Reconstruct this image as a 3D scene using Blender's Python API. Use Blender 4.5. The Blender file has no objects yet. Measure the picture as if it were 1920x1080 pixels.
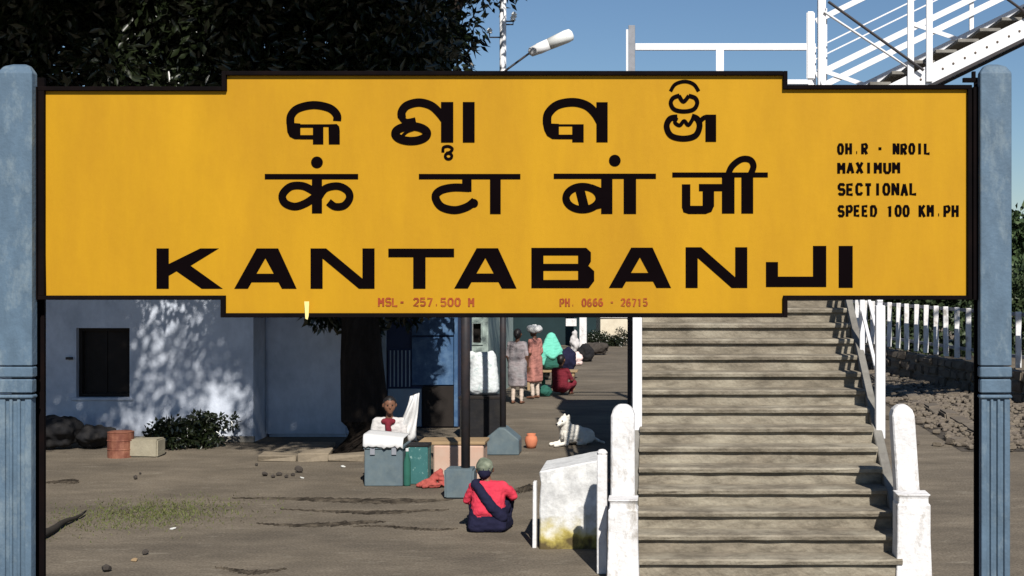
import bpy, bmesh, math, random
import numpy as np
from mathutils import Vector, Matrix
from mathutils.bvhtree import BVHTree
from mathutils import noise as mnoise

random.seed(7)
RNG = np.random.default_rng(11)
R = math.radians
scene = bpy.context.scene
COL = scene.collection

# ------------------------------------------------------------------ camera
FOC = 2560.0            # focal length in photo pixels (1920 wide)
CX, CY = 1238.0, 499.0  # principal point / horizon of the cropped photograph
CH = 2.8                # camera height
cam_d = bpy.data.cameras.new('camera')
cam = bpy.data.objects.new('camera', cam_d)
COL.objects.link(cam)
cam.location = (0, 0, CH)
cam.rotation_euler = (R(90), 0, 0)
cam_d.sensor_width = 36.0
cam_d.lens = 36.0 * FOC / 1920.0
cam_d.shift_x = -(CX - 960.0) / 1920.0
cam_d.shift_y = -(540.0 - CY) / 1920.0
cam_d.clip_start = 0.1
cam_d.clip_end = 5000
scene.camera = cam

def P(px, py, Y):       # photo pixel at a known depth -> world point
    return Vector(((px - CX) * Y / FOC, Y, CH - (py - CY) * Y / FOC))
def XP(px, Y): return (px - CX) * Y / FOC
def ZP(py, Y): return CH - (py - CY) * Y / FOC
def YG(py): return FOC * CH / (py - CY)      # depth of a ground point

# ------------------------------------------------------------------ world and sun
SUN_EL, SUN_AZ = R(40), R(15)   # azimuth: to the right of straight behind the camera
sdir = Vector((math.sin(SUN_AZ) * math.cos(SUN_EL), -math.cos(SUN_AZ) * math.cos(SUN_EL), math.sin(SUN_EL)))
world = bpy.data.worlds.new('World')
scene.world = world
world.use_nodes = True
wn = world.node_tree
bg = wn.nodes['Background']
sky = wn.nodes.new('ShaderNodeTexSky')
sky.sky_type = 'NISHITA'
sky.sun_disc = False
sky.sun_elevation = SUN_EL
sky.sun_rotation = math.atan2(sdir.x, sdir.y)
sky.air_density = 1.0
sky.dust_density = 0.0
sky.ozone_density = 6.0
wn.links.new(sky.outputs[0], bg.inputs[0])
bg.inputs[1].default_value = 0.06
sun_d = bpy.data.lights.new('sun', 'SUN')
sun_d.energy = 5.0
sun_d.angle = R(0.55)
sun_d.color = (1.0, 0.95, 0.87)
sun = bpy.data.objects.new('sun', sun_d)
COL.objects.link(sun)
sun.location = (20, -20, 30)
sun.rotation_euler = (-sdir).to_track_quat('-Z', 'Y').to_euler()
scene.view_settings.view_transform = 'Standard'
scene.view_settings.look = 'None'
scene.view_settings.gamma = 1.0
scene.view_settings.exposure = 0.3
scene.view_settings.use_curve_mapping = False

# ------------------------------------------------------------------ materials
def mat(name, col, rough=0.8, var=0.15, scale=3.0, col2=None, col2_amt=0.0, col2_scale=1.0, bump=0.0,
        bump_scale=40.0, spec=0.3, stretch=(1, 1, 1), metal=0.0, sharp=0.12, thresh=0.55):
    """procedural paint / stone / cloth: base colour with fine value noise, blotches of a second colour, fine relief"""
    m = bpy.data.materials.new(name)
    m.use_nodes = True
    nt = m.node_tree
    n, l = nt.nodes, nt.links
    b = n['Principled BSDF']
    b.inputs['Roughness'].default_value = rough
    b.inputs['Specular IOR Level'].default_value = spec
    b.inputs['Metallic'].default_value = metal
    geo = n.new('ShaderNodeNewGeometry')
    mp = n.new('ShaderNodeMapping')
    mp.inputs['Scale'].default_value = stretch
    l.new(geo.outputs['Position'], mp.inputs[0])
    nz = n.new('ShaderNodeTexNoise')
    nz.inputs['Scale'].default_value = scale
    nz.inputs['Detail'].default_value = 6
    nz.inputs['Roughness'].default_value = 0.65
    l.new(mp.outputs[0], nz.inputs['Vector'])
    mr = n.new('ShaderNodeMapRange')
    mr.inputs[1].default_value = 0.25
    mr.inputs[2].default_value = 0.75
    mr.inputs[3].default_value = 1 - var
    mr.inputs[4].default_value = 1 + var
    l.new(nz.outputs[0], mr.inputs[0])
    mul = n.new('ShaderNodeMix')
    mul.data_type = 'RGBA'
    mul.blend_type = 'MULTIPLY'
    mul.inputs[0].default_value = 1.0
    mul.inputs[6].default_value = (*col, 1)
    l.new(mr.outputs[0], mul.inputs[7])
    out = mul.outputs[2]
    if col2 is not None:
        n2 = n.new('ShaderNodeTexNoise')
        n2.inputs['Scale'].default_value = col2_scale
        n2.inputs['Detail'].default_value = 8
        n2.inputs['Roughness'].default_value = 0.7
        l.new(mp.outputs[0], n2.inputs['Vector'])
        r2 = n.new('ShaderNodeMapRange')
        r2.inputs[1].default_value = thresh - sharp
        r2.inputs[2].default_value = thresh + sharp
        r2.inputs[3].default_value = 0
        r2.inputs[4].default_value = col2_amt
        l.new(n2.outputs[0], r2.inputs[0])
        mx = n.new('ShaderNodeMix')
        mx.data_type = 'RGBA'
        mx.inputs[7].default_value = (*col2, 1)
        l.new(r2.outputs[0], mx.inputs[0])
        l.new(out, mx.inputs[6])
        out = mx.outputs[2]
    l.new(out, b.inputs['Base Color'])
    if bump:
        nb = n.new('ShaderNodeTexNoise')
        nb.inputs['Scale'].default_value = bump_scale
        nb.inputs['Detail'].default_value = 5
        l.new(geo.outputs['Position'], nb.inputs['Vector'])
        bp = n.new('ShaderNodeBump')
        bp.inputs['Strength'].default_value = bump
        bp.inputs['Distance'].default_value = 0.02
        l.new(nb.outputs[0], bp.inputs['Height'])
        l.new(bp.outputs[0], b.inputs['Normal'])
    return m

M = {}
M['yellow'] = mat('yellow_enamel', (0.455, 0.243, 0.011), 0.6, 0.06, 3.0, (0.35, 0.17, 0.012), 0.6, 1.1, 0.04, 30, 0.10, (2.2, 1, 0.6), 0, 0.16, 0.57)
M['black'] = mat('black_paint', (0.003, 0.0015, 0.002), 0.8, 0.2, 8, spec=0.02)
M['frame'] = mat('black_iron_and_recess_shade', (0.004, 0.003, 0.0035), 0.8, 0.3, 6, (0.012, 0.006, 0.005), 0.4, 5, spec=0.04)  # black iron; also colours the post recesses as shade
M['redpaint'] = mat('faded_red_paint', (0.24, 0.035, 0.008), 0.7, 0.3, 12, (0.40, 0.15, 0.012), 0.5, 30)
M['post'] = mat('blue_grey_paint', (0.085, 0.132, 0.185), 0.65, 0.22, 13, (0.20, 0.25, 0.28), 0.7, 11, 0.15, 45, 0.25, (1, 1, 0.5), 0, 0.1, 0.6)
M['ground'] = None
M['concrete'] = mat('worn_stair_concrete', (0.185, 0.160, 0.123), 0.9, 0.48, 8, (0.36, 0.325, 0.255), 0.85, 2.2, 0.5, 35, 0.15, (0.7, 1, 1.9), 0, 0.10, 0.57)
M['concrete_dark'] = mat('grey_cement', (0.20, 0.19, 0.17), 0.9, 0.25, 4, (0.10, 0.09, 0.08), 0.6, 2.2, 0.4, 30, 0.2)
M['white'] = mat('whitewash', (0.66, 0.65, 0.65), 0.85, 0.14, 7, (0.30, 0.27, 0.23), 0.75, 5.5, 0.5, 22, 0.1, (1.4, 1.4, 0.7), 0, 0.07, 0.60)
M['white_steel'] = mat('white_steel_paint', (0.72, 0.72, 0.74), 0.6, 0.05, 5, (0.45, 0.36, 0.28), 0.4, 8, 0.05, 25, 0.35, (1, 1, 1), 0, 0.06, 0.66)
M['grey_steel'] = mat('grey_steel_paint', (0.23, 0.24, 0.27), 0.55, 0.2, 6, spec=0.35)
M['dark_steel'] = mat('dark_steel_paint', (0.025, 0.024, 0.028), 0.55, 0.3, 6, (0.07, 0.04, 0.03), 0.4, 7, spec=0.3)
M['rivet'] = mat('rusty_rivet', (0.11, 0.08, 0.06), 0.7, 0.2, 9)
M['bluewash'] = mat('blue_limewash_plaster', (0.52, 0.56, 0.64), 0.9, 0.14, 2.5, (0.25, 0.29, 0.36), 0.65, 1.9, 0.3, 20, 0.15, (1, 1, 0.7), 0, 0.16, 0.58)
M['dark_void'] = mat('dark_wood', (0.018, 0.014, 0.012), 0.85, 0.3, 5)
M['wood'] = mat('weathered_wood', (0.33, 0.23, 0.13), 0.8, 0.2, 6, (0.18, 0.12, 0.07), 0.5, 5, 0.2, 30, 0.2, (0.4, 3, 3))
M['kiosk_blue'] = mat('blue_painted_sheet', (0.035, 0.085, 0.18), 0.55, 0.12, 3, (0.15, 0.25, 0.38), 0.5, 4, spec=0.35)
M['kiosk_dark'] = mat('navy_painted_sheet', (0.02, 0.035, 0.09), 0.6, 0.2, 3)
M['kiosk_pale'] = mat('pale_blue_paint', (0.30, 0.38, 0.46), 0.6, 0.12, 3, (0.2, 0.2, 0.2), 0.4, 6)
M['greygreen'] = mat('grey_green_paint', (0.33, 0.40, 0.37), 0.7, 0.12, 3)
M['cream'] = mat('cream_limewash', (0.66, 0.60, 0.48), 0.85, 0.1, 2, (0.4, 0.33, 0.24), 0.5, 1.5)
M['stone'] = mat('brown_rubble_stone', (0.15, 0.125, 0.095), 0.9, 0.3, 5, (0.11, 0.09, 0.08), 0.6, 3, 0.5, 25)
M['masonry'] = mat('cement_ledge', (0.22, 0.18, 0.13), 0.9, 0.25, 4, (0.13, 0.11, 0.085), 0.6, 2.4, 0.5, 25)
M['slab'] = mat('dusty_paving', (0.150, 0.128, 0.098), 0.95, 0.2, 3, (0.10, 0.085, 0.068), 0.6, 2, 0.5, 20)
M['bark'] = mat('dark_bark', (0.022, 0.017, 0.014), 0.95, 0.4, 5, (0.01, 0.008, 0.006), 0.6, 4, 0.9, 12, 0.1, (3, 3, 0.6))
M['boxgrey'] = mat('blue_grey_tin_trunk', (0.095, 0.130, 0.150), 0.6, 0.18, 6, (0.15, 0.18, 0.18), 0.5, 7, 0.05, 20, 0.3)
M['teal'] = mat('teal_printed_tin', (0.035, 0.125, 0.125), 0.6, 0.1, 8, (0.35, 0.48, 0.45), 0.8, 16, spec=0.3, sharp=0.04, thresh=0.62)
M['pink'] = mat('pink_limewash', (0.46, 0.33, 0.26), 0.85, 0.1, 4, (0.5, 0.28, 0.2), 0.5, 3)
M['white_cloth'] = mat('white_cloth', (0.60, 0.60, 0.60), 0.9, 0.05, 6, (0.62, 0.50, 0.50), 0.5, 9, 0.1, 60, 0.1, sharp=0.06, thresh=0.64)
M['print_sack'] = mat('printed_white_sack', (0.60, 0.63, 0.64), 0.8, 0.08, 8, (0.32, 0.42, 0.42), 0.8, 9, 0.2, 40, 0.2, sharp=0.05, thresh=0.58)
M['redcloth'] = mat('red_cloth', (0.34, 0.075, 0.06), 0.9, 0.2, 8, (0.30, 0.05, 0.05), 0.5, 12)
M['orange'] = mat('terracotta', (0.50, 0.17, 0.09), 0.8, 0.12, 8)
M['brown_tin'] = mat('rust_brown_tin', (0.16, 0.055, 0.035), 0.6, 0.25, 6, (0.33, 0.16, 0.10), 0.6, 6)
M['beige'] = mat('beige_stone', (0.30, 0.27, 0.20), 0.9, 0.2, 6, (0.2, 0.17, 0.12), 0.5, 4, 0.3)
M['sack_dark'] = mat('dark_tarpaulin', (0.010, 0.010, 0.012), 0.85, 0.3, 5, (0.03, 0.026, 0.022), 0.5, 4, 0.3, 20)
M['skin'] = mat('brown_skin', (0.16, 0.075, 0.045), 0.55, 0.06, 6)
M['hair'] = mat('black_hair', (0.012, 0.010, 0.010), 0.5, 0.2, 30)
M['crimson'] = mat('crimson_wool', (0.56, 0.045, 0.075), 0.9, 0.15, 9, (0.40, 0.02, 0.05), 0.5, 7, 0.2, 50, 0.1)
M['navy'] = mat('navy_cotton', (0.014, 0.014, 0.035), 0.9, 0.2, 9, bump=0.2, bump_scale=30, spec=0.1)
M['olive'] = mat('olive_wool', (0.12, 0.14, 0.10), 0.9, 0.2, 9, (0.30, 0.32, 0.24), 0.6, 9)
M['shirt_pale'] = mat('pale_grey_shirt', (0.50, 0.48, 0.47), 0.9, 0.1, 8)
M['maroon'] = mat('maroon_cotton', (0.14, 0.012, 0.022), 0.9, 0.2, 8)
M['mauve'] = mat('mauve_grey_cotton', (0.30, 0.26, 0.27), 0.9, 0.15, 8, (0.20, 0.24, 0.25), 0.5, 5)
M['khaki'] = mat('pale_khaki_cotton', (0.52, 0.43, 0.36), 0.9, 0.1, 8)
M['rose'] = mat('rose_brown_cotton', (0.40, 0.17, 0.14), 0.9, 0.15, 8)
M['mint'] = mat('mint_green_cotton', (0.15, 0.55, 0.42), 0.9, 0.1, 8)
M['bottle'] = mat('bottle_green_cotton', (0.02, 0.10, 0.075), 0.9, 0.15, 8)
M['palepink'] = mat('pale_pink_cotton', (0.72, 0.55, 0.52), 0.9, 0.1, 8)
M['dogfur'] = mat('white_fur', (0.70, 0.67, 0.61), 0.95, 0.08, 25, (0.6, 0.55, 0.48), 0.4, 12, 0.4, 70, 0.1)
M['eye'] = mat('dark_eye', (0.01, 0.01, 0.01), 0.2, 0.0, 5, spec=0.5)
M['lampglass'] = mat('milky_lamp_cover', (0.78, 0.80, 0.80), 0.25, 0.03, 5, spec=0.5)
M['rod_brown'] = mat('dark_brown_rod', (0.03, 0.025, 0.02), 0.9, 0.2, 9)
M['debris'] = mat('dark_debris', (0.05, 0.042, 0.036), 0.9, 0.4, 9)
M['paper'] = mat('pale_litter', (0.55, 0.55, 0.52), 0.8, 0.1, 9)

def ground_mat():
    m = mat('trodden_platform_ground', (0.165, 0.138, 0.105), 0.95, 0.30, 1.6, (0.086, 0.073, 0.059), 0.85, 0.55, 0.6, 18, 0.12, (0.7, 1.3, 1), 0, 0.16, 0.56)
    n, l = m.node_tree.nodes, m.node_tree.links
    b = n['Principled BSDF']
    src = b.inputs['Base Color'].links[0].from_socket
    geo = n.new('ShaderNodeNewGeometry')
    mp = n.new('ShaderNodeMapping'); mp.inputs['Scale'].default_value = (1.0, 2.2, 1)
    l.new(geo.outputs['Position'], mp.inputs[0])
    # pale dusty scuffs and fine grit
    nz = n.new('ShaderNodeTexNoise'); nz.inputs['Scale'].default_value = 2.3; nz.inputs['Detail'].default_value = 9; nz.inputs['Roughness'].default_value = 0.72
    l.new(mp.outputs[0], nz.inputs['Vector'])
    mr = n.new('ShaderNodeMapRange'); mr.inputs[1].default_value = 0.56; mr.inputs[2].default_value = 0.74; mr.inputs[4].default_value = 0.55
    l.new(nz.outputs[0], mr.inputs[0])
    mx = n.new('ShaderNodeMix'); mx.data_type = 'RGBA'; mx.inputs[7].default_value = (0.30, 0.265, 0.21, 1)
    l.new(mr.outputs[0], mx.inputs[0]); l.new(src, mx.inputs[6])
    vo = n.new('ShaderNodeTexNoise'); vo.inputs['Scale'].default_value = 42; vo.inputs['Detail'].default_value = 3
    l.new(geo.outputs['Position'], vo.inputs['Vector'])
    m2 = n.new('ShaderNodeMapRange'); m2.inputs[1].default_value = 0.3; m2.inputs[2].default_value = 0.7; m2.inputs[3].default_value = 0.72; m2.inputs[4].default_value = 1.28
    l.new(vo.outputs[0], m2.inputs[0])
    mu = n.new('ShaderNodeMix'); mu.data_type = 'RGBA'; mu.blend_type = 'MULTIPLY'; mu.inputs[0].default_value = 1
    l.new(mx.outputs[2], mu.inputs[6]); l.new(m2.outputs[0], mu.inputs[7])
    l.new(mu.outputs[2], b.inputs['Base Color'])
    return m
M['ground'] = ground_mat()

def stained_wall_mat():
    """whitewash whose foot is splashed ochre and moss black"""
    m = mat('whitewash_stained_foot', (0.66, 0.66, 0.65), 0.9, 0.12, 6, (0.36, 0.36, 0.36), 0.7, 7, 0.4, 25, 0.2)
    n, l = m.node_tree.nodes, m.node_tree.links
    b = n['Principled BSDF']
    src = b.inputs['Base Color'].links[0].from_socket
    geo = n.new('ShaderNodeNewGeometry')
    sx = n.new('ShaderNodeSeparateXYZ'); l.new(geo.outputs['Position'], sx.inputs[0])
    nz = n.new('ShaderNodeTexNoise'); nz.inputs['Scale'].default_value = 7; nz.inputs['Detail'].default_value = 6
    l.new(geo.outputs['Position'], nz.inputs['Vector'])
    ad = n.new('ShaderNodeMath'); ad.operation = 'MULTIPLY_ADD'; ad.inputs[1].default_value = -0.5; 
    l.new(nz.outputs[0], ad.inputs[0]); l.new(sx.outputs[2], ad.inputs[2])
    mr = n.new('ShaderNodeMapRange'); mr.inputs[1].default_value = 0.06; mr.inputs[2].default_value = -0.14
    l.new(ad.outputs[0], mr.inputs[0])
    mx = n.new('ShaderNodeMix'); mx.data_type = 'RGBA'; mx.inputs[7].default_value = (0.46, 0.38, 0.10, 1)
    l.new(mr.outputs[0], mx.inputs[0]); l.new(src, mx.inputs[6])
    m3 = n.new('ShaderNodeMapRange'); m3.inputs[1].default_value = -0.10; m3.inputs[2].default_value = -0.24
    l.new(ad.outputs[0], m3.inputs[0])
    mx2 = n.new('ShaderNodeMix'); mx2.data_type = 'RGBA'; mx2.inputs[7].default_value = (0.10, 0.075, 0.035, 1)
    l.new(m3.outputs[0], mx2.inputs[0]); l.new(mx.outputs[2], mx2.inputs[6])
    l.new(mx2.outputs[2], b.inputs['Base Color'])
    return m
M['stained'] = stained_wall_mat()

def leaf_mat(name, c1, c2, rough=0.38, spec=0.5, trans=0.12):
    m = bpy.data.materials.new(name); m.use_nodes = True
    n, l = m.node_tree.nodes, m.node_tree.links
    b = n['Principled BSDF']
    b.inputs['Roughness'].default_value = rough
    b.inputs['Specular IOR Level'].default_value = spec
    geo = n.new('ShaderNodeNewGeometry')
    mx = n.new('ShaderNodeMix'); mx.data_type = 'RGBA'
    mx.inputs[6].default_value = (*c1, 1); mx.inputs[7].default_value = (*c2, 1)
    l.new(geo.outputs['Random Per Island'], mx.inputs[0])
    l.new(mx.outputs[2], b.inputs['Base Color'])
    tr = n.new('ShaderNodeBsdfTranslucent')
    l.new(mx.outputs[2], tr.inputs[0])
    ms = n.new('ShaderNodeMixShader'); ms.inputs[0].default_value = trans
    l.new(b.outputs[0], ms.inputs[1]); l.new(tr.outputs[0], ms.inputs[2])
    l.new(ms.outputs[0], n['Material Output'].inputs[0])
    return m
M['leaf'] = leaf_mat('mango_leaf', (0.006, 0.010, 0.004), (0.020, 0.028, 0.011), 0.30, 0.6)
M['leaf_far'] = leaf_mat('far_leaf', (0.035, 0.062, 0.025), (0.075, 0.110, 0.045), 0.5, 0.3)
M['leaf_dark'] = leaf_mat('hedge_leaf', (0.02, 0.035, 0.015), (0.05, 0.07, 0.03), 0.5, 0.3)
M['grass'] = leaf_mat('thin_grass', (0.075, 0.10, 0.028), (0.15, 0.15, 0.055), 0.6, 0.2)

# ------------------------------------------------------------------ helpers
def link(name, me, parent=None, loc=None):
    o = bpy.data.objects.new(name, me)
    COL.objects.link(o)
    if parent is not None: o.parent = parent
    if loc is not None: o.location = loc
    return o
def tag(o, label=None, cat=None, group=None, kind=None):
    if label: o['label'] = label
    if cat: o['category'] = cat
    if group: o['group'] = group
    if kind: o['kind'] = kind
    return o
def thing(name, label, cat, loc=(0, 0, 0), group=None, rz=0.0):
    o = bpy.data.objects.new(name, None)
    COL.objects.link(o)
    o.location = loc; o.rotation_euler = (0, 0, rz); o.empty_display_size = 0.2
    return tag(o, label, cat, group)

class MB:
    def __init__(s): s.v = []; s.f = []; s.m = []; s.mi = 0
    def poly(s, vs, fs):
        b = len(s.v); s.v += [tuple(v) for v in vs]
        s.f += [tuple(i + b for i in f) for f in fs]; s.m += [s.mi] * len(fs); return s
    def box(s, x0, x1, y0, y1, z0, z1, j=0.0):
        vs = [(x, y, z) for x in (x0, x1) for y in (y0, y1) for z in (z0, z1)]
        if j: vs = [tuple(c + random.uniform(-j, j) for c in v) for v in vs]
        return s.poly(vs, [(0, 1, 3, 2), (4, 6, 7, 5), (0, 4, 5, 1), (2, 3, 7, 6), (0, 2, 6, 4), (1, 5, 7, 3)])
    def bar(s, a, b, w, h, up=(0, 0, 1)):          # rectangular bar between two points
        a, b = Vector(a), Vector(b); d = (b - a).normalized(); up = Vector(up)
        sd = d.cross(up)
        if sd.length < 1e-4: sd = d.cross(Vector((0, 1, 0)))
        sd.normalize(); u = sd.cross(d).normalized()
        vs = []
        for p in (a, b):
            for q, r in ((-1, -1), (1, -1), (1, 1), (-1, 1)): vs.append(p + sd * (q * w / 2) + u * (r * h / 2))
        return s.poly(vs, [(0, 1, 2, 3), (7, 6, 5, 4), (0, 4, 5, 1), (1, 5, 6, 2), (2, 6, 7, 3), (3, 7, 4, 0)])
    def tube(s, pts, rad, n=8):
        pts = [Vector(p) for p in pts]
        if not hasattr(rad, '__len__'): rad = [rad] * len(pts)
        rings = []
        for i, p in enumerate(pts):
            d = (pts[min(i + 1, len(pts) - 1)] - pts[max(i - 1, 0)]).normalized()
            a = d.cross(Vector((0, 0, 1)))
            if a.length < 1e-3: a = Vector((1, 0, 0))
            a.normalize(); c = d.cross(a)
            rings.append([p + (a * math.cos(2 * math.pi * k / n) + c * math.sin(2 * math.pi * k / n)) * rad[i] for k in range(n)])
        vs = [v for r in rings for v in r]
        fs = []
        for i in range(len(pts) - 1):
            for k in range(n):
                fs.append((i * n + k, i * n + (k + 1) % n, (i + 1) * n + (k + 1) % n, (i + 1) * n + k))
        fs += [tuple(reversed(range(n))), tuple((len(pts) - 1) * n + k for k in range(n))]
        return s.poly(vs, fs)
    def lathe(s, prof, n=16, c=(0, 0, 0)):
        vs = []; fs = []
        for r, z in prof:
            for k in range(n):
                t = 2 * math.pi * k / n; vs.append((c[0] + r * math.cos(t), c[1] + r * math.sin(t), c[2] + z))
        for i in range(len(prof) - 1):
            for k in range(n): fs.append((i * n + k, i * n + (k + 1) % n, (i + 1) * n + (k + 1) % n, (i + 1) * n + k))
        fs += [tuple(reversed(range(n))), tuple((len(prof) - 1) * n + k for k in range(n))]
        return s.poly(vs, fs)
    def mesh(s, name, mats, bevel=0.0, smooth=False):
        me = bpy.data.meshes.new(name)
        me.from_pydata(s.v, [], s.f)
        for m in (mats if isinstance(mats, (list, tuple)) else [mats]): me.materials.append(m)
        if any(s.m): me.polygons.foreach_set('material_index', s.m)
        bm = bmesh.new(); bm.from_mesh(me)
        bmesh.ops.recalc_face_normals(bm, faces=bm.faces)
        if bevel > 0:
            es = [e for e in bm.edges if len(e.link_faces) == 2 and e.calc_face_angle(0) > 0.5]
            bmesh.ops.bevel(bm, geom=es, offset=bevel, segments=1 if bevel < 0.02 else 2, affect='EDGES', clamp_overlap=True)
        bm.to_mesh(me); bm.free()
        if smooth: me.polygons.foreach_set('use_smooth', [True] * len(me.polygons))
        me.update()
        return me
    def build(s, name, mats, parent=None, bevel=0.0, smooth=False, loc=None):
        return link(name, s.mesh(name, mats, bevel, smooth), parent, loc)

def box_part(name, m, parent, x0, x1, y0, y1, z0, z1, bevel=0.0):
    return MB().box(x0, x1, y0, y1, z0, z1).build(name, m, parent, bevel)

# blobby closed volumes melted into one continuous skin
def hull_of(spheres, sub=2):
    bm = bmesh.new()
    for (x, y, z, r) in spheres:
        rr = r if hasattr(r, '__len__') else (r, r, r)
        mt = Matrix.Translation((x, y, z)) @ Matrix.Diagonal((*rr, 1))
        bmesh.ops.create_icosphere(bm, subdivisions=sub, radius=1.0, matrix=mt)
    if len(spheres) > 1:
        r = bmesh.ops.convex_hull(bm, input=bm.verts)
        dele = [g for g in set(r['geom_interior'] + r['geom_unused']) if isinstance(g, bmesh.types.BMVert)]
        bmesh.ops.delete(bm, geom=dele, context='VERTS')
        loose = [v for v in bm.verts if not v.link_faces]
        bmesh.ops.delete(bm, geom=loose, context='VERTS')
    vs = [v.co.copy() for v in bm.verts]
    bm.verts.index_update()
    fs = [tuple(v.index for v in f.verts) for f in bm.faces]
    bm.free()
    return vs, fs
def melt(name, prims, parent, voxel=0.012, smooth_iter=3, noise=0.007):
    """prims: list of (list of (x,y,z,r), material key); returns one continuous mesh object"""
    V = []; F = []; MI = []; keys = []
    for sp, k in prims:
        if k not in keys: keys.append(k)
        vs, fs = hull_of(sp)
        b = len(V); V += vs
        F += [tuple(i + b for i in f) for f in fs]; MI += [keys.index(k)] * len(fs)
    src = bpy.data.meshes.new(name + '_src'); src.from_pydata(V, [], F); src.update()
    tmp = bpy.data.objects.new(name + '_tmp', src); COL.objects.link(tmp)
    md = tmp.modifiers.new('r', 'REMESH'); md.mode = 'VOXEL'; md.voxel_size = voxel; md.use_smooth_shade = True
    sm = tmp.modifiers.new('s', 'SMOOTH'); sm.factor = 0.5; sm.iterations = smooth_iter
    dg = bpy.context.evaluated_depsgraph_get()
    me = bpy.data.meshes.new_from_object(tmp.evaluated_get(dg))
    bpy.data.objects.remove(tmp)
    bvh = BVHTree.FromPolygons(V, F)
    me.materials.clear()
    for k in keys: me.materials.append(M[k])
    mi = [MI[bvh.find_nearest(p.center)[2]] for p in me.polygons]
    if noise:                                     # cloth creases; bare skin and fur stay smooth
        plain = {keys.index(k) for k in keys if k in ('skin', 'hair')}
        amt = np.full(len(me.vertices), noise)
        for p, q in zip(me.polygons, mi):
            if q in plain:
                for vi in p.vertices: amt[vi] = 0
        nv = len(me.vertices); co = np.empty(nv * 3, np.float32); no = np.empty(nv * 3, np.float32)
        me.vertices.foreach_get('co', co); me.vertices.foreach_get('normal', no)
        co = co.reshape(-1, 3); no = no.reshape(-1, 3)
        f = np.array([mnoise.noise((c[0] * 11, c[1] * 11, c[2] * 26)) + .6 * mnoise.noise(c * 44) for c in co])
        co = co + no * (amt * f)[:, None]
        me.vertices.foreach_set('co', co.astype(np.float32).ravel()); me.update()
    me.polygons.foreach_set('material_index', mi)
    me.polygons.foreach_set('use_smooth', [True] * len(me.polygons))
    me.name = name
    return link(name, me, parent)

def leaf_mesh(name, centres, per, spread, length, width, material, rng, droop=0.35, keep=None):
    """leaf-sized folded diamonds scattered round clump centres: one crown mesh"""
    C = np.repeat(np.asarray(centres, float), per, axis=0)
    n = len(C)
    sp = np.repeat(np.asarray(spread, float), per, axis=0)
    d = rng.normal(size=(n, 3)); d /= np.linalg.norm(d, axis=1)[:, None]
    rad = rng.random(n) ** 0.45
    Pn = C + d * (rad[:, None] * sp)
    if keep is not None:
        k = keep(Pn); Pn = Pn[k]; d = d[k]; n = len(Pn)
    ax = d * 0.7 + rng.normal(size=(n, 3)) * 0.6; ax[:, 2] -= droop
    ax /= np.linalg.norm(ax, axis=1)[:, None]
    sd = np.cross(ax, rng.normal(size=(n, 3))); sd /= np.linalg.norm(sd, axis=1)[:, None]
    nm = np.cross(ax, sd)
    L = (length * rng.uniform(0.6, 1.3, n))[:, None]; W = (width * rng.uniform(0.7, 1.3, n))[:, None]
    v0 = Pn; v1 = Pn + ax * L * 0.45 + sd * W * 0.5 + nm * W * 0.15
    v2 = Pn + ax * L - nm * L * 0.08; v3 = Pn + ax * L * 0.45 - sd * W * 0.5 + nm * W * 0.15
    V = np.stack([v0, v1, v2, v3], 1).reshape(-1, 3)
    me = bpy.data.meshes.new(name)
    me.vertices.add(4 * n); me.vertices.foreach_set('co', V.astype(np.float32).ravel())
    me.loops.add(6 * n)
    b = np.arange(n)[:, None] * 4
    me.loops.foreach_set('vertex_index', np.concatenate([b, b + 1, b + 2, b, b + 2, b + 3], 1).astype(np.int32).ravel())
    me.polygons.add(2 * n)
    me.polygons.foreach_set('loop_start', (np.arange(2 * n) * 3).astype(np.int32))
    me.polygons.foreach_set('loop_total', np.full(2 * n, 3, np.int32))
    me.materials.append(material)
    me.update(calc_edges=True)
    return me

# ------------------------------------------------------------------ ground
def build_ground():
    me = MB().poly([(-900, -60, 0), (900, -60, 0), (900, 1800, 0), (-900, 1800, 0)], [(0, 1, 2, 3)]).mesh('ground', M['ground'])
    o = link('ground', me); tag(o, kind='structure')
    # thin low ridges in a darker brown, laid across the forecourt
    M['streak'] = mat('dark_streak_brown', (0.032, 0.026, 0.020), 0.95, 0.4, 6, (0.14, 0.115, 0.085), 0.8, 6, 0.5, 30, 0.1)
    rg = bpy.data.objects.new('dark_streaks', None); COL.objects.link(rg); tag(rg, kind='structure')
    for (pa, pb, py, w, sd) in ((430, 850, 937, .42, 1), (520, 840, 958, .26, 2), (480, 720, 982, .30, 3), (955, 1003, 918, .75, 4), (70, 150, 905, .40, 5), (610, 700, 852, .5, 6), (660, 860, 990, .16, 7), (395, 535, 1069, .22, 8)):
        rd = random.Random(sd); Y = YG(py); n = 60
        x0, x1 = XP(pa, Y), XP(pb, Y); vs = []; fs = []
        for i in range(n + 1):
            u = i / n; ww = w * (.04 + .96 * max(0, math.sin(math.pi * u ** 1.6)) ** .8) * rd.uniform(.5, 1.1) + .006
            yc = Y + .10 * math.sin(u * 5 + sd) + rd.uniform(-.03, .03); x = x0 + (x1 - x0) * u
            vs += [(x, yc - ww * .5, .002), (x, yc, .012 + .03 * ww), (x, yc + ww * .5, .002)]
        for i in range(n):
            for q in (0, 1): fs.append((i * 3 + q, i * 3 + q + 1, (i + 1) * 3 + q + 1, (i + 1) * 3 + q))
        MB().poly(vs, fs).build('dark_streak', M['streak'], rg)
build_ground()

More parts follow.
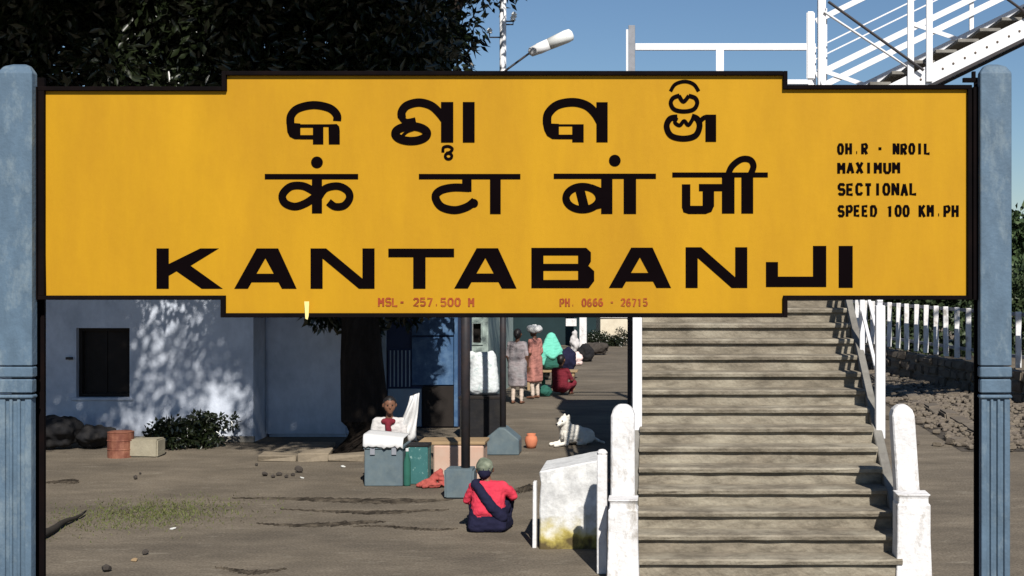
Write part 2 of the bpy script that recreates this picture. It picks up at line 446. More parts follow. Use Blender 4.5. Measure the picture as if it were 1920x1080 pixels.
# ------------------------------------------------------------------ station building (left)
def build_building():
    YB = 21.7
    b = thing('limewashed_building', 'pale blue limewashed building with a dark square window, under the tree', 'building', (-9, YB, 0))
    T = Matrix.Translation((9, -YB, 0))
    def bp(name, m, *a, bevel=0.0, parent=b):
        mb = MB().box(*a); mb.v = [tuple(T @ Vector(v)) for v in mb.v]
        return mb.build(name, m, parent, bevel)
    xl, xr = -16.0, XP(475, YB)
    wx0, wx1 = XP(143, YB), XP(243, YB); wz0, wz1 = ZP(745, YB), ZP(615, YB)
    H = 3.9; t = 0.35
    mb = MB()
    mb.box(xl, wx0, YB, YB + t, 0, H); mb.box(wx1, xr, YB, YB + t, 0, H)
    mb.box(wx0, wx1, YB, YB + t, 0, wz0); mb.box(wx0, wx1, YB, YB + t, wz1, H)
    mb.box(xr - t, xr, YB + t, YB + 8, 0, H); mb.box(xl, xl + t, YB + t, YB + 8, 0, H); mb.box(xl, xr, YB + 8, YB + 8 + t, 0, H)
    mb.v = [tuple(T @ Vector(v)) for v in mb.v]
    mb.build('wall', M['bluewash'], b)
    # annex, set back
    ax1 = XP(655, 22.4)
    mb = MB().box(xr + 0.002, ax1, 22.35, 28, 0, 3.3); mb.v = [tuple(T @ Vector(v)) for v in mb.v]
    mb.build('annex_wall', M['bluewash'], b, 0.05)
    bp('roof', M['concrete_dark'], xl - 0.3, xr + 0.3, YB - 0.35, YB + 8.6, H + 0.001, H + 0.18, bevel=0.01)
    bp('annex_roof', M['concrete_dark'], xr + 0.305, ax1 + 0.2, 22.1, 28.2, 3.302, 3.42, bevel=0.01)
    bp('plinth', M['concrete_dark'], xl, xr + 0.03, YB - 0.05, YB - 0.002, 0, 0.10, bevel=0.01)
    w = bpy.data.objects.new('window', None); COL.objects.link(w); w.parent = b
    for (a0, a1, c0, c1) in ((wx0, wx0 + .05, wz0, wz1), (wx1 - .05, wx1, wz0, wz1), (wx0 + .05, wx1 - .05, wz0, wz0 + .05), (wx0 + .05, wx1 - .05, wz1 - .05, wz1)):
        bp('frame', M['dark_void'], a0, a1, YB + 0.10, YB + 0.18, c0, c1, parent=w)
    xm = (wx0 + wx1) / 2
    bp('shutter', M['dark_void'], wx0 + .05, xm - .006, YB + 0.19, YB + 0.22, wz0 + .05, wz1 - .05, parent=w)
    bp('shutter', M['dark_void'], xm + .006, wx1 - .05, YB + 0.19, YB + 0.22, wz0 + .05, wz1 - .05, parent=w)
    bp('sill', M['bluewash'], wx0 - .06, wx1 + .06, YB - 0.035, YB + 0.09, wz0 - .05, wz0 - .001, bevel=0.008)
    bp('downpipe', M['dark_steel'], XP(126, YB), XP(137, YB), YB - 0.06, YB - 0.003, wz1 - 0.5, wz1 - 0.46)
build_building()

# ------------------------------------------------------------------ footbridge
def build_footbridge():
    f = thing('footbridge', 'white railed footbridge with worn concrete stairs rising behind the yellow board', 'footbridge')
    X0, X1 = -0.21, 2.18; Y0 = 12.32; RI, RU = 0.165, 0.28; N = 31
    # one step, shared
    prof = [(0.0, 0.0), (0.0, 0.112), (-0.045, 0.116), (-0.052, 0.150), (-0.036, RI), (RU, RI), (RU, 0.0)]
    n = len(prof)
    for i in range(N):
        if i < 3:                                     # lowest treads are worn and chipped
            pass
        mb = MB()
        segs = 10
        vs = []
        for k in range(segs + 1):
            x = X0 + (X1 - X0) * k / segs
            for q, (y, z) in enumerate(prof):
                jy = jz = 0
                if 1 <= q <= 4 and 0 < k < segs:
                    a = 0.008 if i < 7 else 0.004
                    jy = random.uniform(-0.3, 1) * a; jz = -random.uniform(0, 1) * a * (1 if q >= 3 else 0.3)
                vs.append((x, y + jy, z + jz))
        fs = []
        for k in range(segs):
            for q in range(n):
                fs.append((k * n + q, k * n + (q + 1) % n, (k + 1) * n + (q + 1) % n, (k + 1) * n + q))
        fs += [tuple(range(n)), tuple(segs * n + q for q in reversed(range(n)))]
        mb.poly(vs, fs)
        mb.build('step', M['concrete'], f, loc=(0, Y0 + i * RU, i * RI))
    ZL = N * RI; YL = Y0 + N * RU - RU              # landing level and its front edge
    sl = RI / RU
    for side, (a, b) in enumerate(((X0 - 0.10, X0 - 0.004), (X1 + 0.004, X1 + 0.10))):
        mb = MB()
        ya, yb = Y0 + 0.55, YL
        za, zb = (ya - Y0) * sl, ZL - RI
        vs = []
        for x in (a, b):
            vs += [(x, ya, za + 0.12), (x, yb, zb + 0.12), (x, yb, zb - 0.32), (x, ya, max(0.0, za - 0.32))]
        mb.poly(vs, [(0, 1, 2, 3), (7, 6, 5, 4), (0, 4, 5, 1), (1, 5, 6, 2), (2, 6, 7, 3), (3, 7, 4, 0)])
        mb.build('stringer', M['concrete_dark'], f, 0.01)
    # rails of the flight
    for xs in (XP(1195, 14.06), XP(1650, 14.06)):
        y = 14.06; tops = []
        while y < 19.2:
            zb = (y - Y0) * sl + 0.05
            h = 1.32
            w = 0.095 if y < 14.1 else 0.055
            MB().box(xs - w / 2, xs + w / 2, y - w / 2, y + w / 2, zb - 0.05, zb + h).build('rail_post', M['white_steel'], f, 0.006)
            tops.append((y, zb)); y += 1.25
        (ya, za), (yb, zb) = tops[0], tops[-1]
        for hh, ww in ((1.345, 0.06), (0.92, 0.035), (0.50, 0.035)):
            MB().bar((xs, ya, za + hh), (xs, yb, zb + hh), ww, ww).build('handrail', M['white_steel'], f, 0.005)
    # landing
    YE = 22.75; LX0, LX1 = XP(1184, 22.6), XP(1545, 21.0) + 0.05
    box_part('landing_slab', M['concrete_dark'], f, LX0, LX1, YL + RU + 0.002, YE, ZL - 0.20, ZL, 0.01)
    for y in (YL + 0.36, YE - 0.15):
        box_part('landing_beam', M['white_steel'], f, LX0 - 0.02, LX1 + 0.02, y - 0.06, y + 0.06, ZL - 0.42, ZL - 0.202, 0.005)
    def col(x, y, w, z1, m, name='column'):
        return box_part(name, m, f, x - w / 2, x + w / 2, y - w / 2, y + w / 2, 0, z1, 0.006)
    col(XP(1184, 22.6), 22.86, 0.11, ZP(47, 22.8), M['grey_steel'])
    col(XP(1184, 22.6) + 0.03, YL + 0.20, 0.11, ZL - 0.43, M['dark_steel'])
    cr = col(XP(1538, 21.0), YL + 0.10, 0.12, ZP(-40, 21.0), M['white_steel'])
    col(XP(1545, 22.8), 22.86, 0.11, ZP(15, 22.8), M['white_steel'])
    # white strip fixed to the back-left column, cast cap on the right column
    xg = XP(1184, 22.6)
    box_part('cover_strip', M['white_steel'], f, xg - 0.095, xg - 0.058, 22.80, 22.85, ZL, ZP(55, 22.8), 0.003)
    # back railing of the landing
    zt, zb = ZP(87, 22.8), ZP(153, 22.8)
    xr = XP(1530, 22.8)
    for z, w in ((zt, 0.115), (zb, 0.08)):
        MB().box(xg + 0.058, xr - 0.001, 22.83, 22.89, z - w / 2, z + w / 2).build('handrail', M['white_steel'], f, 0.006)
    for px in (1350, 1523):
        x = XP(px, 22.8)
        MB().box(x - 0.065, x + 0.065, 22.82, 22.828, ZL, zt - 0.002).build('rail_post', M['white_steel'], f)
    # big white bracket at the head of the right column
    x = XP(1528, 20.8)
    MB().box(x - 0.13, x - 0.005, YL + 0.03, YL + 0.09, ZP(150, 20.8), ZP(22, 20.8)).build('rail_post', M['white_steel'], f, 0.02)
    # second flight, rising to the right
    S = 0.49
    YN, YF = 20.78, 22.72
    xa, za = XP(1640, YN), ZP(186, YN)     # lower end of the near stringer, top edge... continues to landing
    xs0 = LX1 + 0.02
    def zs(x): return ZP(119, YN) + (x - XP(1748, YN)) * S
    xe = 11.5
    for y, nm in ((YN, 'stringer'), (YF, 'stringer')):
        d = 0.30
        vs = []
        for yy in (y - 0.035, y + 0.035):
            vs += [(xs0, yy, zs(xs0)), (xe, yy, zs(xe)), (xe, yy, zs(xe) - d), (xs0, yy, zs(xs0) - d)]
        MB().poly(vs, [(0, 1, 2, 3), (7, 6, 5, 4), (0, 4, 5, 1), (1, 5, 6, 2), (2, 6, 7, 3), (3, 7, 4, 0)]).build(nm, M['white_steel'], f, 0.004)
        vs = []                                   # channel flange, dark below
        for yy in (y - 0.09, y + 0.09):
            vs += [(xs0, yy, zs(xs0) - d - 0.003), (xe, yy, zs(xe) - d - 0.003), (xe, yy, zs(xe) - d - 0.05), (xs0, yy, zs(xs0) - d - 0.05)]
        MB().poly(vs, [(0, 1, 2, 3), (7, 6, 5, 4), (0, 4, 5, 1), (1, 5, 6, 2), (2, 6, 7, 3), (3, 7, 4, 0)]).build('flange', M['dark_steel'], f)
    x = xs0 + 0.1; i = 0
    tread = MB().box(-0.16, 0.16, YN + 0.04, YF - 0.04, 0, 0.05).mesh('tread', M['concrete_dark'], 0.005)
    riser = MB().box(-0.015, 0.015, YN + 0.045, YF - 0.045, -0.15, -0.002).mesh('riser', M['concrete_dark'])
    rv = MB().lathe([(0.0, -0.012), (0.016, -0.010), (0.020, 0.0)], 8)
    rv.v = [(a, c, b) for a, b, c in rv.v]
    rvm = rv.mesh('rivet', M['rivet'])
    while x < xe - 0.3:
        link('tread', tread, f, (x, 0, zs(x) + 0.06))
        link('riser', riser, f, (x + 0.14, 0, zs(x) + 0.06))
        if i % 1 == 0:
            for dx in (-0.07, 0.09):
                link('rivet', rvm, f, (x + dx, YN - 0.036, zs(x + dx) - 0.16))
        x += 0.335; i += 1
    # near side posts and rail
    for px in (1706, 1741):
        x = XP(px, YN)
        MB().box(x - 0.048, x + 0.048, YN - 0.085, YN - 0.037, zs(x) - 0.26, zs(x) + 1.75).build('rail_post', M['white_steel'], f, 0.004)
    for x in (xs0 + 3.0, xs0 + 5.2):
        MB().box(x - 0.04, x + 0.04, YN - 0.085, YN - 0.037, zs(x) - 0.26, zs(x) + 1.75).build('rail_post', M['white_steel'], f, 0.004)
    MB().bar((xs0 + 0.3, YN - 0.06, zs(xs0 + 0.3) + 1.78), (xe, YN - 0.06, zs(xe) + 1.78), 0.05, 0.06).build('handrail', M['white_steel'], f)
    # far side rails with flat lattice
    for hh, ww in ((0.27, 0.13), (0.62, 0.10), (0.85, 0.10), (1.75, 0.09)):
        MB().bar((xs0, YF, zs(xs0) + hh), (xe, YF, zs(xe) + hh), 0.04, ww).build('handrail', M['white_steel'], f)
    for hh in (1.12, 1.30):
        MB().bar((xs0, YF, zs(xs0) + hh), (xe, YF, zs(xe) + hh), 0.02, 0.022).build('wire_rail', M['white_steel'], f)
    x = xs0 + 0.02; k = 0
    while x < xe - 1.2:
        MB().bar((x, YF - 0.03, zs(x) + 0.95), (x + 0.85, YF - 0.03, zs(x + 0.85) + 0.24), 0.018, 0.07).build('lattice', M['white_steel'], f)
        x += 1.55
    for x in (xs0 + 0.12, xs0 + 2.6, xs0 + 5.0):
        MB().box(x - 0.035, x + 0.035, YF + 0.022, YF + 0.07, zs(x) - 0.2, zs(x) + 1.75).build('rail_post', M['white_steel'], f)
    # white diagonal and dark stay rods of the near side
    a, b = P(1553, 3, YN - 0.12), P(1732, 132, YN - 0.12)
    MB().tube([a, b], 0.022, 8).build('stay_rod', M['dark_steel'], f)
    MB().bar(P(1545, 22, YN - 0.02), P(1712, 132, YN - 0.02), 0.02, 0.085, (0, 1, 0)).build('brace', M['white_steel'], f)
    a2, b2 = P(1880, -8, YN - 0.12), P(1960, 50, YN - 0.12)
    MB().tube([a2, b2], 0.022, 8).build('stay_rod', M['dark_steel'], f)
    # far landing legs for the upper flight
    col(xe - 0.1, YN - 0.2, 0.14, zs(xe) - 0.35, M['white_steel'])
    col(xe - 0.1, YF + 0.2, 0.14, zs(xe) - 0.35, M['white_steel'])
    # newels: low front block, taller round-headed pillar behind it
    for (pa, pb, ya, qa, qb, lean) in ((1140, 1196, 12.02, 1145, 1190, 0.0), (1683, 1745, 12.30, 1673, 1716, -0.05)):
        yb = ya + 0.26
        nw = bpy.data.objects.new('newel', None); COL.objects.link(nw); nw.parent = f
        xa, xb = XP(pa, ya), XP(pb, ya)
        zt = 0.74
        mb = MB(); vs = []
        for z, g in ((0, 0.012), (0.35, 0.0), (zt - 0.09, 0.0), (zt - 0.085, -0.014), (zt - 0.03, -0.016), (zt, 0.005)):
            vs += [(xa - g, ya - g, z), (xb + g, ya - g, z), (xb + g, yb, z), (xa - g, yb, z)]
        fs = [(0, 3, 2, 1), (20, 21, 22, 23)]
        for q in range(5):
            for e in range(4): fs.append((q * 4 + e, q * 4 + (e + 1) % 4, q * 4 + 4 + (e + 1) % 4, q * 4 + 4 + e))
        mb.poly(vs, fs); mb.build('pedestal', M['white'], nw, 0.012)
        yc = yb + 0.03; yd = yc + 0.22
        xa, xb = XP(qa, yc), XP(qb, yc)
        zt = ZP(760, yc)
        mb = MB(); vs = []
        for z, g, lx in ((0, 0.0, 0.06), (0.7, 0.0, 0.045), (zt - 0.10, -0.002, 0), (zt - 0.045, -0.02, 0), (zt - 0.012, -0.05, 0), (zt, -0.085, 0)):
            k = -lx * (1 if lean else 0) * -1
            vs += [(xa - g + k, yc - g, z), (xb + g + k, yc - g, z), (xb + g + k, yd + g, z), (xa - g + k, yd + g, z)]
        mb.poly(vs, fs); mb.build('pillar', M['white'], nw, 0.014)
build_footbridge()

# ------------------------------------------------------------------ station name board
YS = 6.55
def SX(px): return (px - CX) * YS / FOC
def SZ(py): return CH - (py - CY) * YS / FOC
def plate(polys, y0, thick, stagger=0.000012):
    """px polygons on the board plane -> thin plates"""
    mb = MB()
    for i, pl in enumerate(polys):
        n = len(pl); t = thick + i * stagger
        vs = [(SX(a), y0 - t, SZ(b)) for a, b in pl] + [(SX(a), y0, SZ(b)) for a, b in pl]
        fs = [tuple(range(n)), tuple(reversed(range(n, 2 * n)))] + [(k, k + n, (k + 1) % n + n, (k + 1) % n) for k in range(n)]
        mb.poly(vs, fs)
    return mb
def stroke(pts, w, closed=False, smooth=True):
    """brush stroke -> list of quads (px space)"""
    pts = [np.array(p, float) for p in pts]
    if smooth and len(pts) > 2:
        out = []; n = len(pts)
        rng = range(n) if closed else range(n - 1)
        for i in rng:
            g = (lambda k: pts[k % n]) if closed else (lambda k: pts[min(max(k, 0), n - 1)])
            p0, p1, p2, p3 = g(i - 1), g(i), g(i + 1), g(i + 2)
            for t in np.linspace(0, 1, 6, endpoint=False):
                out.append(0.5 * ((2 * p1) + (p2 - p0) * t + (2 * p0 - 5 * p1 + 4 * p2 - p3) * t * t + (3 * p1 - p0 - 3 * p2 + p3) * t ** 3))
        if not closed: out.append(pts[-1])
        pts = out
    n = len(pts); L = []; Rr = []
    for i in range(n):
        a = pts[(i - 1) % n] if (closed or i > 0) else pts[i]
        b = pts[(i + 1) % n] if (closed or i < n - 1) else pts[i]
        d = b - a; d = d / (np.linalg.norm(d) + 1e-9)
        nn = np.array([-d[1], d[0]]) * w / 2
        L.append(pts[i] + nn); Rr.append(pts[i] - nn)
    qs = []
    for i in range(n if closed else n - 1):
        j = (i + 1) % n
        qs.append([tuple(L[i]), tuple(L[j]), tuple(Rr[j]), tuple(Rr[i])])
    return qs
def rect(x0, x1, y0, y1): return [(x0, y0), (x1, y0), (x1, y1), (x0, y1)]
def disc(x, y, r, n=18): return [(x + r * math.cos(2 * math.pi * k / n), y + r * math.sin(2 * math.pi * k / n)) for k in range(n)]
def tr(polys, ox, oy, s): return [[(ox + a / s, oy + b / s) for a, b in pl] for pl in polys]

def build_sign():
    s = thing('station_name_board', 'big yellow enamel station name board lettered KANTABANJI between two blue grey posts', 'sign', (SX(950), YS, 0))
    loc = Vector((SX(950), YS, 0))
    def fix(mb): mb.v = [(v[0] - loc.x, v[1] - loc.y, v[2] - loc.z) for v in mb.v]; return mb
    out = [(82, 171), (426, 171), (426, 142), (1468, 142), (1468, 168), (1813, 168), (1813, 554), (1468, 554), (1468, 587), (424, 587), (424, 554), (87, 554)]
    def bb(x0, x1, y0, y1, d0=0.0, d1=0.03):     # one sheet, cut into three boards side by side
        return MB().box(SX(x0), SX(x1), YS + d0, YS + d1, SZ(y1), SZ(y0))
    mb = plate([out], YS + 0.03, 0.03)
    board = fix(mb).build('board', M['yellow'], s)
    # black angle-iron edging, each length its own piece
    w = 8.0
    edges = []
    n = len(out)
    cl = [(a, b) for a, b in out]
    strips = [(82 - w, 426 - w, 171 - w, 171), (426 - w, 426, 142 - w, 171 - 0.0), (426, 1468, 142 - w, 142), (1468, 1468 + w, 142 - w, 168), (1468 + w, 1813 + w, 168 - w, 168),
              (1813, 1813 + w, 168, 554 + w), (1468 + w, 1813, 554, 554 + w), (1468, 1468 + w, 554, 587 + w), (424, 1468, 587, 587 + w), (424 - w, 424, 554, 587 + w), (82 - w, 424 - w, 554, 554 + w), (75, 86, 171, 554)]
    for a in strips:
        mb = bb(*a, d0=-0.022, d1=0.045); fix(mb).build('edging', M['frame'], s, 0.002)
    # posts
    for (pa, pb, yt, sgn) in ((7, 72, 122, 1), (1832, 1890, 122, -1)):
        x0, x1 = SX(pa), SX(pb); dy0, dy1 = -0.07, 0.09; dyf = dy0 + .06
        po = bpy.data.objects.new('post', None); COL.objects.link(po); po.parent = s
        zt = SZ(yt); zk = SZ(684)
        mb = MB(); vs = []
        for z, g in ((zk, 0), (zt - 0.045, 0), (zt - 0.012, -0.022), (zt, -0.05)):
            vs += [(x0 - g, YS + dy0 - g, z), (x1 + g, YS + dy0 - g, z), (x1 + g, YS + dyf + (g if g > -.03 else 0) * .3, z), (x0 - g, YS + dyf + (g if g > -.03 else 0) * .3, z)]
        fs = [(0, 3, 2, 1), (12, 13, 14, 15)]
        for q in range(3):
            for e in range(4): fs.append((q * 4 + e, q * 4 + (e + 1) % 4, q * 4 + 4 + (e + 1) % 4, q * 4 + 4 + e))
        mb.poly(vs, fs); fix(mb).build('flange', M['post'], po, 0.010)
        xm = (x0 + x1) / 2
        mb = MB().box(xm - .02, xm + .02, YS + dyf + .001, YS + dy1 - .021, 0, zt - .05); fix(mb).build('web', M['frame'], po)  # near-black colour stands in for shade behind the front flange
        mb = MB().box(x0 + .004, x1 - .004, YS + dy1 - .02, YS + dy1, 0, zt - .05); fix(mb).build('rear_flange', M['frame'], po)  # recess shade put into its colour as well
        i = 0.006
        zl = SZ(745)
        mb = MB().box(x0 + i, x1 - i, YS + dy0 + i + 0.012, YS + dyf - i, 0, zl - 0.002); fix(mb).build('core', M['post'], po)
        ww = x1 - x0 - 2 * i
        for (fa, fb) in ((0, 0.2), (0.32, 0.42), (0.56, 0.66), (0.8, 1.0)):
            mb = MB().box(x0 + i + fa * ww, x0 + i + fb * ww, YS + dy0 + i, YS + dy0 + i + 0.0115, 0, zl - 0.004); fix(mb).build('flute', M['post'], po, 0.003)
        for (ca, cb, g) in ((686, 706, 0.002), (709, 735, -0.001), (738, 745, 0.003)):
            mb = MB().box(x0 - g, x1 + g, YS + dy0 - g, YS + dyf + g * .5 - .004, SZ(cb), SZ(ca)); fix(mb).build('collar', M['post'], po, 0.006)
        # dark fixing plate between post and board
        if sgn > 0: a = (pb + 0.3, 74.5)
        else: a = (1822.7, pa - 0.3)
        mb = MB().box(SX(a[0]), SX(a[1]), YS - 0.03, YS + 0.05, SZ(562), SZ(164)); fix(mb).build('fixing_plate', M['frame'], s)
    for px in (1812,):
        mb = MB().box(SX(1806), SX(1832), YS - 0.005, YS + 0.02, SZ(154), SZ(146)); fix(mb).build('bracket', M['frame'], s)
        mb = MB().box(SX(1823), SX(1829), YS - 0.006, YS + 0.021, SZ(146), SZ(134)); fix(mb).build('bracket', M['frame'], s)
    # a dribble of yellow paint over the lower edging
    mb = plate([[(573, 565), (582, 565), (581, 592), (579, 599), (575, 597)]], YS - 0.0222, 0.002); fix(mb).build('paint_drip', mat('pale_paint_drip', (0.80, 0.66, 0.25), 0.6), s)

    # --- lettering
    def letter(name, polys, m='black'):
        fix(plate(polys, YS - 0.0005, 0.0022)).build(name, M[m], s)
    a = (480, 140, 3.6); b = (980, 140, 3.6); c = (270, 430, 1920 / 700); d = (960, 430, 1920 / 700)
    # Odia row
    p = stroke([(232, 330), (238, 275), (285, 228), (390, 205), (495, 225), (545, 270), (548, 312)], 54)
    p += [[(206, 322), (300, 330), (300, 435), (262, 435), (228, 418), (212, 385)], rect(300, 385, 335, 357), rect(300, 385, 408, 436), rect(385, 455, 335, 470),
          rect(455, 490, 335, 352), [(490, 335), (545, 333), (562, 350), (566, 380), (566, 470), (492, 470)]]
    letter('odia_letter', tr(p, *a))
    p = stroke([(985, 290), (985, 250), (1020, 208), (1100, 188), (1180, 208), (1235, 255), (1285, 320)], 56)
    p += stroke([(984, 275), (990, 300), (1020, 318), (1078, 308)], 40) + [disc(985, 282, 27)]
    p += stroke([(1048 + 107 * math.cos(t), 398 + 50 * math.sin(t)) for t in np.linspace(0, 2 * math.pi, 16, endpoint=False)], 56, True)
    p += stroke([(985, 418), (1020, 385), (1065, 368)], 20)
    p += [rect(1250, 1332, 185, 456), rect(1397, 1476, 185, 456)]
    letter('odia_letter', tr(p, *a))
    p = stroke([(1262, 525), (1266, 492), (1300, 484), (1325, 500), (1312, 522), (1285, 530)], 20)
    p += stroke([(1300 + 22 * math.cos(t), 550 + 20 * math.sin(t)) for t in np.linspace(0, 2 * math.pi, 10, endpoint=False)], 19, True)
    letter('odia_sign', tr(p, *a))
    p = stroke([(165, 335), (172, 265), (235, 205), (340, 186), (430, 208), (490, 262), (530, 330)], 58)
    p += [[(136, 328), (245, 332), (245, 435), (200, 434), (165, 412), (146, 375)], rect(245, 335, 335, 348), rect(245, 335, 405, 435), rect(335, 412, 335, 456), rect(498, 574, 186, 456)]
    letter('odia_letter', tr(p, *b))
    p = stroke([(998, 112), (1030, 65), (1095, 46), (1155, 65), (1188, 112)], 24)
    p += stroke([(1060, 140), (1015, 158), (1000, 195), (1025, 235), (1088, 248), (1152, 235), (1178, 195), (1165, 158), (1120, 142)], 28)
    p += stroke([(1055, 142), (1085, 182), (1122, 142)], 26)
    letter('odia_sign', tr(p, *b))
    p = stroke([(1045, 288), (995, 298), (972, 350), (1002, 412), (1085, 432), (1165, 412), (1194, 350), (1180, 300), (1140, 282)], 40)
    p += stroke([(1040, 290), (1028, 322), (1060, 342), (1090, 312), (1118, 340), (1145, 305)], 25)
    p += stroke([(1195, 318), (1225, 290), (1270, 285)], 30) + [rect(1234, 1306, 270, 452)]
    letter('odia_letter', tr(p, *b))
    # Devanagari row
    p = [rect(60, 690, 670, 706), disc(412, 592, 40), rect(378, 446, 705, 936)]
    p += stroke([(395, 790), (320, 752), (235, 755), (180, 810), (195, 865), (262, 890), (335, 868), (400, 825)], 52)
    p += stroke([(425, 825), (470, 768), (555, 752), (620, 785), (632, 835), (595, 883), (535, 890), (490, 860)], 50)
    letter('devanagari_letter', tr(p, *a))
    p = [rect(1100, 1785, 670, 706), rect(1392, 1455, 705, 790)]
    p += stroke([(1440, 765), (1330, 762), (1245, 782), (1212, 825), (1250, 890), (1340, 914), (1425, 892), (1478, 852)], 54)
    p += [disc(1470, 868, 30), rect(1580, 1652, 705, 940)]
    letter('devanagari_letter', tr(p, *a))
    p = [rect(210, 900, 668, 703), disc(622, 580, 40), rect(530, 606, 702, 940), rect(682, 766, 702, 940)]
    p += stroke([(405 + 112 * math.cos(t), 833 + 78 * math.sin(t)) for t in np.linspace(0, 2 * math.pi, 16, endpoint=False)], 50, True)
    p += stroke([(385, 770), (415, 890)], 62, smooth=False) + [[(470, 740), (532, 765), (532, 800), (480, 800)], [(480, 860), (532, 850), (532, 900), (470, 915)]]
    letter('devanagari_letter', tr(p, *b))
    p = [rect(1010, 1655, 660, 693), rect(1075, 1132, 740, 900), rect(1190, 1400, 738, 786), rect(1345, 1430, 692, 937), rect(1476, 1556, 660, 937), rect(1215, 1292, 760, 890),
         [(1075, 890), (1132, 885), (1215, 885), (1292, 885), (1275, 925), (1235, 940), (1120, 940), (1085, 928)]]
    p += stroke([(1382, 690), (1412, 620), (1475, 572), (1535, 575), (1558, 620), (1530, 690)], 42)
    letter('devanagari_letter', tr(p, *b))
    # Latin row
    def A(ox, oy): return [[(465 + ox, 305 + oy), (580 + ox, 98 + oy), (625 + ox, 98 + oy), (625 + ox, 148 + oy), (535 + ox, 305 + oy)],
                           [(625 + ox, 98 + oy), (690 + ox, 98 + oy), (785 + ox, 305 + oy), (710 + ox, 305 + oy), (625 + ox, 148 + oy)],
                           [(578 + ox, 228 + oy), (672 + ox, 228 + oy), (698 + ox, 272 + oy), (553 + ox, 272 + oy)]]
    def Nn(x0, x1, y0, y1): return [rect(x0, x0 + 62, y0, y1), rect(x1 - 62, x1, y0, y1), [(x0, y0), (x0 + 80, y0), (x1, y1), (x1 - 80, y1)]]
    letter('latin_letter', tr([rect(65, 128, 98, 305), [(128, 178), (290, 98), (385, 98), (240, 187), (405, 305), (298, 305), (168, 215), (128, 238)]], *c))
    letter('latin_letter', tr(A(0, 0), *c))
    letter('latin_letter', tr(Nn(857, 1186, 98, 305), *c))
    letter('latin_letter', tr([rect(1257, 1595, 99, 143), rect(1385, 1448, 143, 305)], *c))
    letter('latin_letter', tr(A(1131, -1), *c))
    letter('latin_letter', tr([rect(100, 162, 95, 302), rect(162, 345, 95, 134), rect(162, 345, 177, 213), rect(162, 345, 260, 302),
                               [(340, 95), (382, 95), (406, 118), (406, 165), (392, 190), (340, 190)], [(340, 188), (396, 190), (423, 215), (423, 265), (395, 302), (340, 302)]], *d))
    letter('latin_letter', tr(A(33, -4), *d))
    letter('latin_letter', tr(Nn(893, 1210, 92, 301), *d))
    letter('latin_letter', tr([rect(1548, 1616, 85, 244), rect(1306, 1616, 243, 296), rect(1306, 1368, 168, 244)], *d))
    letter('latin_letter', tr([rect(1680, 1752, 85, 300)], *d))
    # small print
    G = {'O': [[(.25, 0), (.75, 0), (1, .25), (1, .75), (.75, 1), (.25, 1), (0, .75), (0, .25), (.25, 0), (.75, 0)]], 'H': [[(0, -.1), (0, 1.1)], [(1, -.1), (1, 1.1)], [(0, .5), (1, .5)]],
         'R': [[(0, 1.1), (0, 0), (.8, 0), (1, .15), (1, .4), (.8, .53), (0, .53)], [(.45, .55), (1.02, 1.1)]], 'N': [[(0, 1.1), (0, -.1)], [(0, -.05), (1, 1.05)], [(1, 1.1), (1, -.1)]],
         'I': [[(.5, -.1), (.5, 1.1)]], 'L': [[(0, -.1), (0, 1), (1.05, 1)]], 'M': [[(0, 1.1), (0, -.1)], [(0, -.05), (.5, .65)], [(.5, .65), (1, -.05)], [(1, -.1), (1, 1.1)]],
         'A': [[(0, 1.1), (.5, -.05)], [(.5, -.05), (1, 1.1)], [(.18, .68), (.82, .68)]], 'X': [[(0, -.1), (1, 1.1)], [(1, -.1), (0, 1.1)]], 'U': [[(0, -.1), (0, .8), (.25, 1), (.75, 1), (1, .8), (1, -.1)]],
         'S': [[(1, .15), (.8, 0), (.2, 0), (0, .15), (0, .38), (.2, .5), (.8, .5), (1, .62), (1, .85), (.8, 1), (.2, 1), (0, .85)]], 'E': [[(1, 0), (0, 0), (0, 1), (1, 1)], [(0, .5), (.85, .5)]],
         'C': [[(1, .2), (.8, 0), (.2, 0), (0, .2), (0, .8), (.2, 1), (.8, 1), (1, .8)]], 'T': [[(-.05, 0), (1.05, 0)], [(.5, 0), (.5, 1.1)]], 'P': [[(0, 1.1), (0, 0), (.8, 0), (1, .15), (1, .45), (.8, .58), (0, .58)]],
         'D': [[(0, 0), (.7, 0), (1, .3), (1, .7), (.7, 1), (0, 1), (0, 0), (.3, 0)]], 'K': [[(0, -.1), (0, 1.1)], [(1, -.1), (.05, .55)], [(.3, .4), (1.05, 1.1)]], '1': [[(.2, .2), (.5, 0), (.5, 1.1)]],
         '2': [[(0, .2), (.2, 0), (.8, 0), (1, .2), (1, .4), (0, 1), (1.05, 1)]], '5': [[(1, 0), (.05, 0), (0, .45), (.75, .42), (1, .6), (1, .82), (.8, 1), (.2, 1), (0, .88)]],
         '6': [[(.95, .08), (.6, 0), (.2, .1), (0, .4), (0, .8), (.25, 1), (.75, 1), (1, .82), (1, .6), (.75, .45), (.2, .48)]], '7': [[(-.05, 0), (1, 0), (.35, 1.1)]],
         '.': [[(.4, .92), (.6, .92)]], '-': [[(.15, .5), (.85, .5)]]}
    G['0'] = G['O']
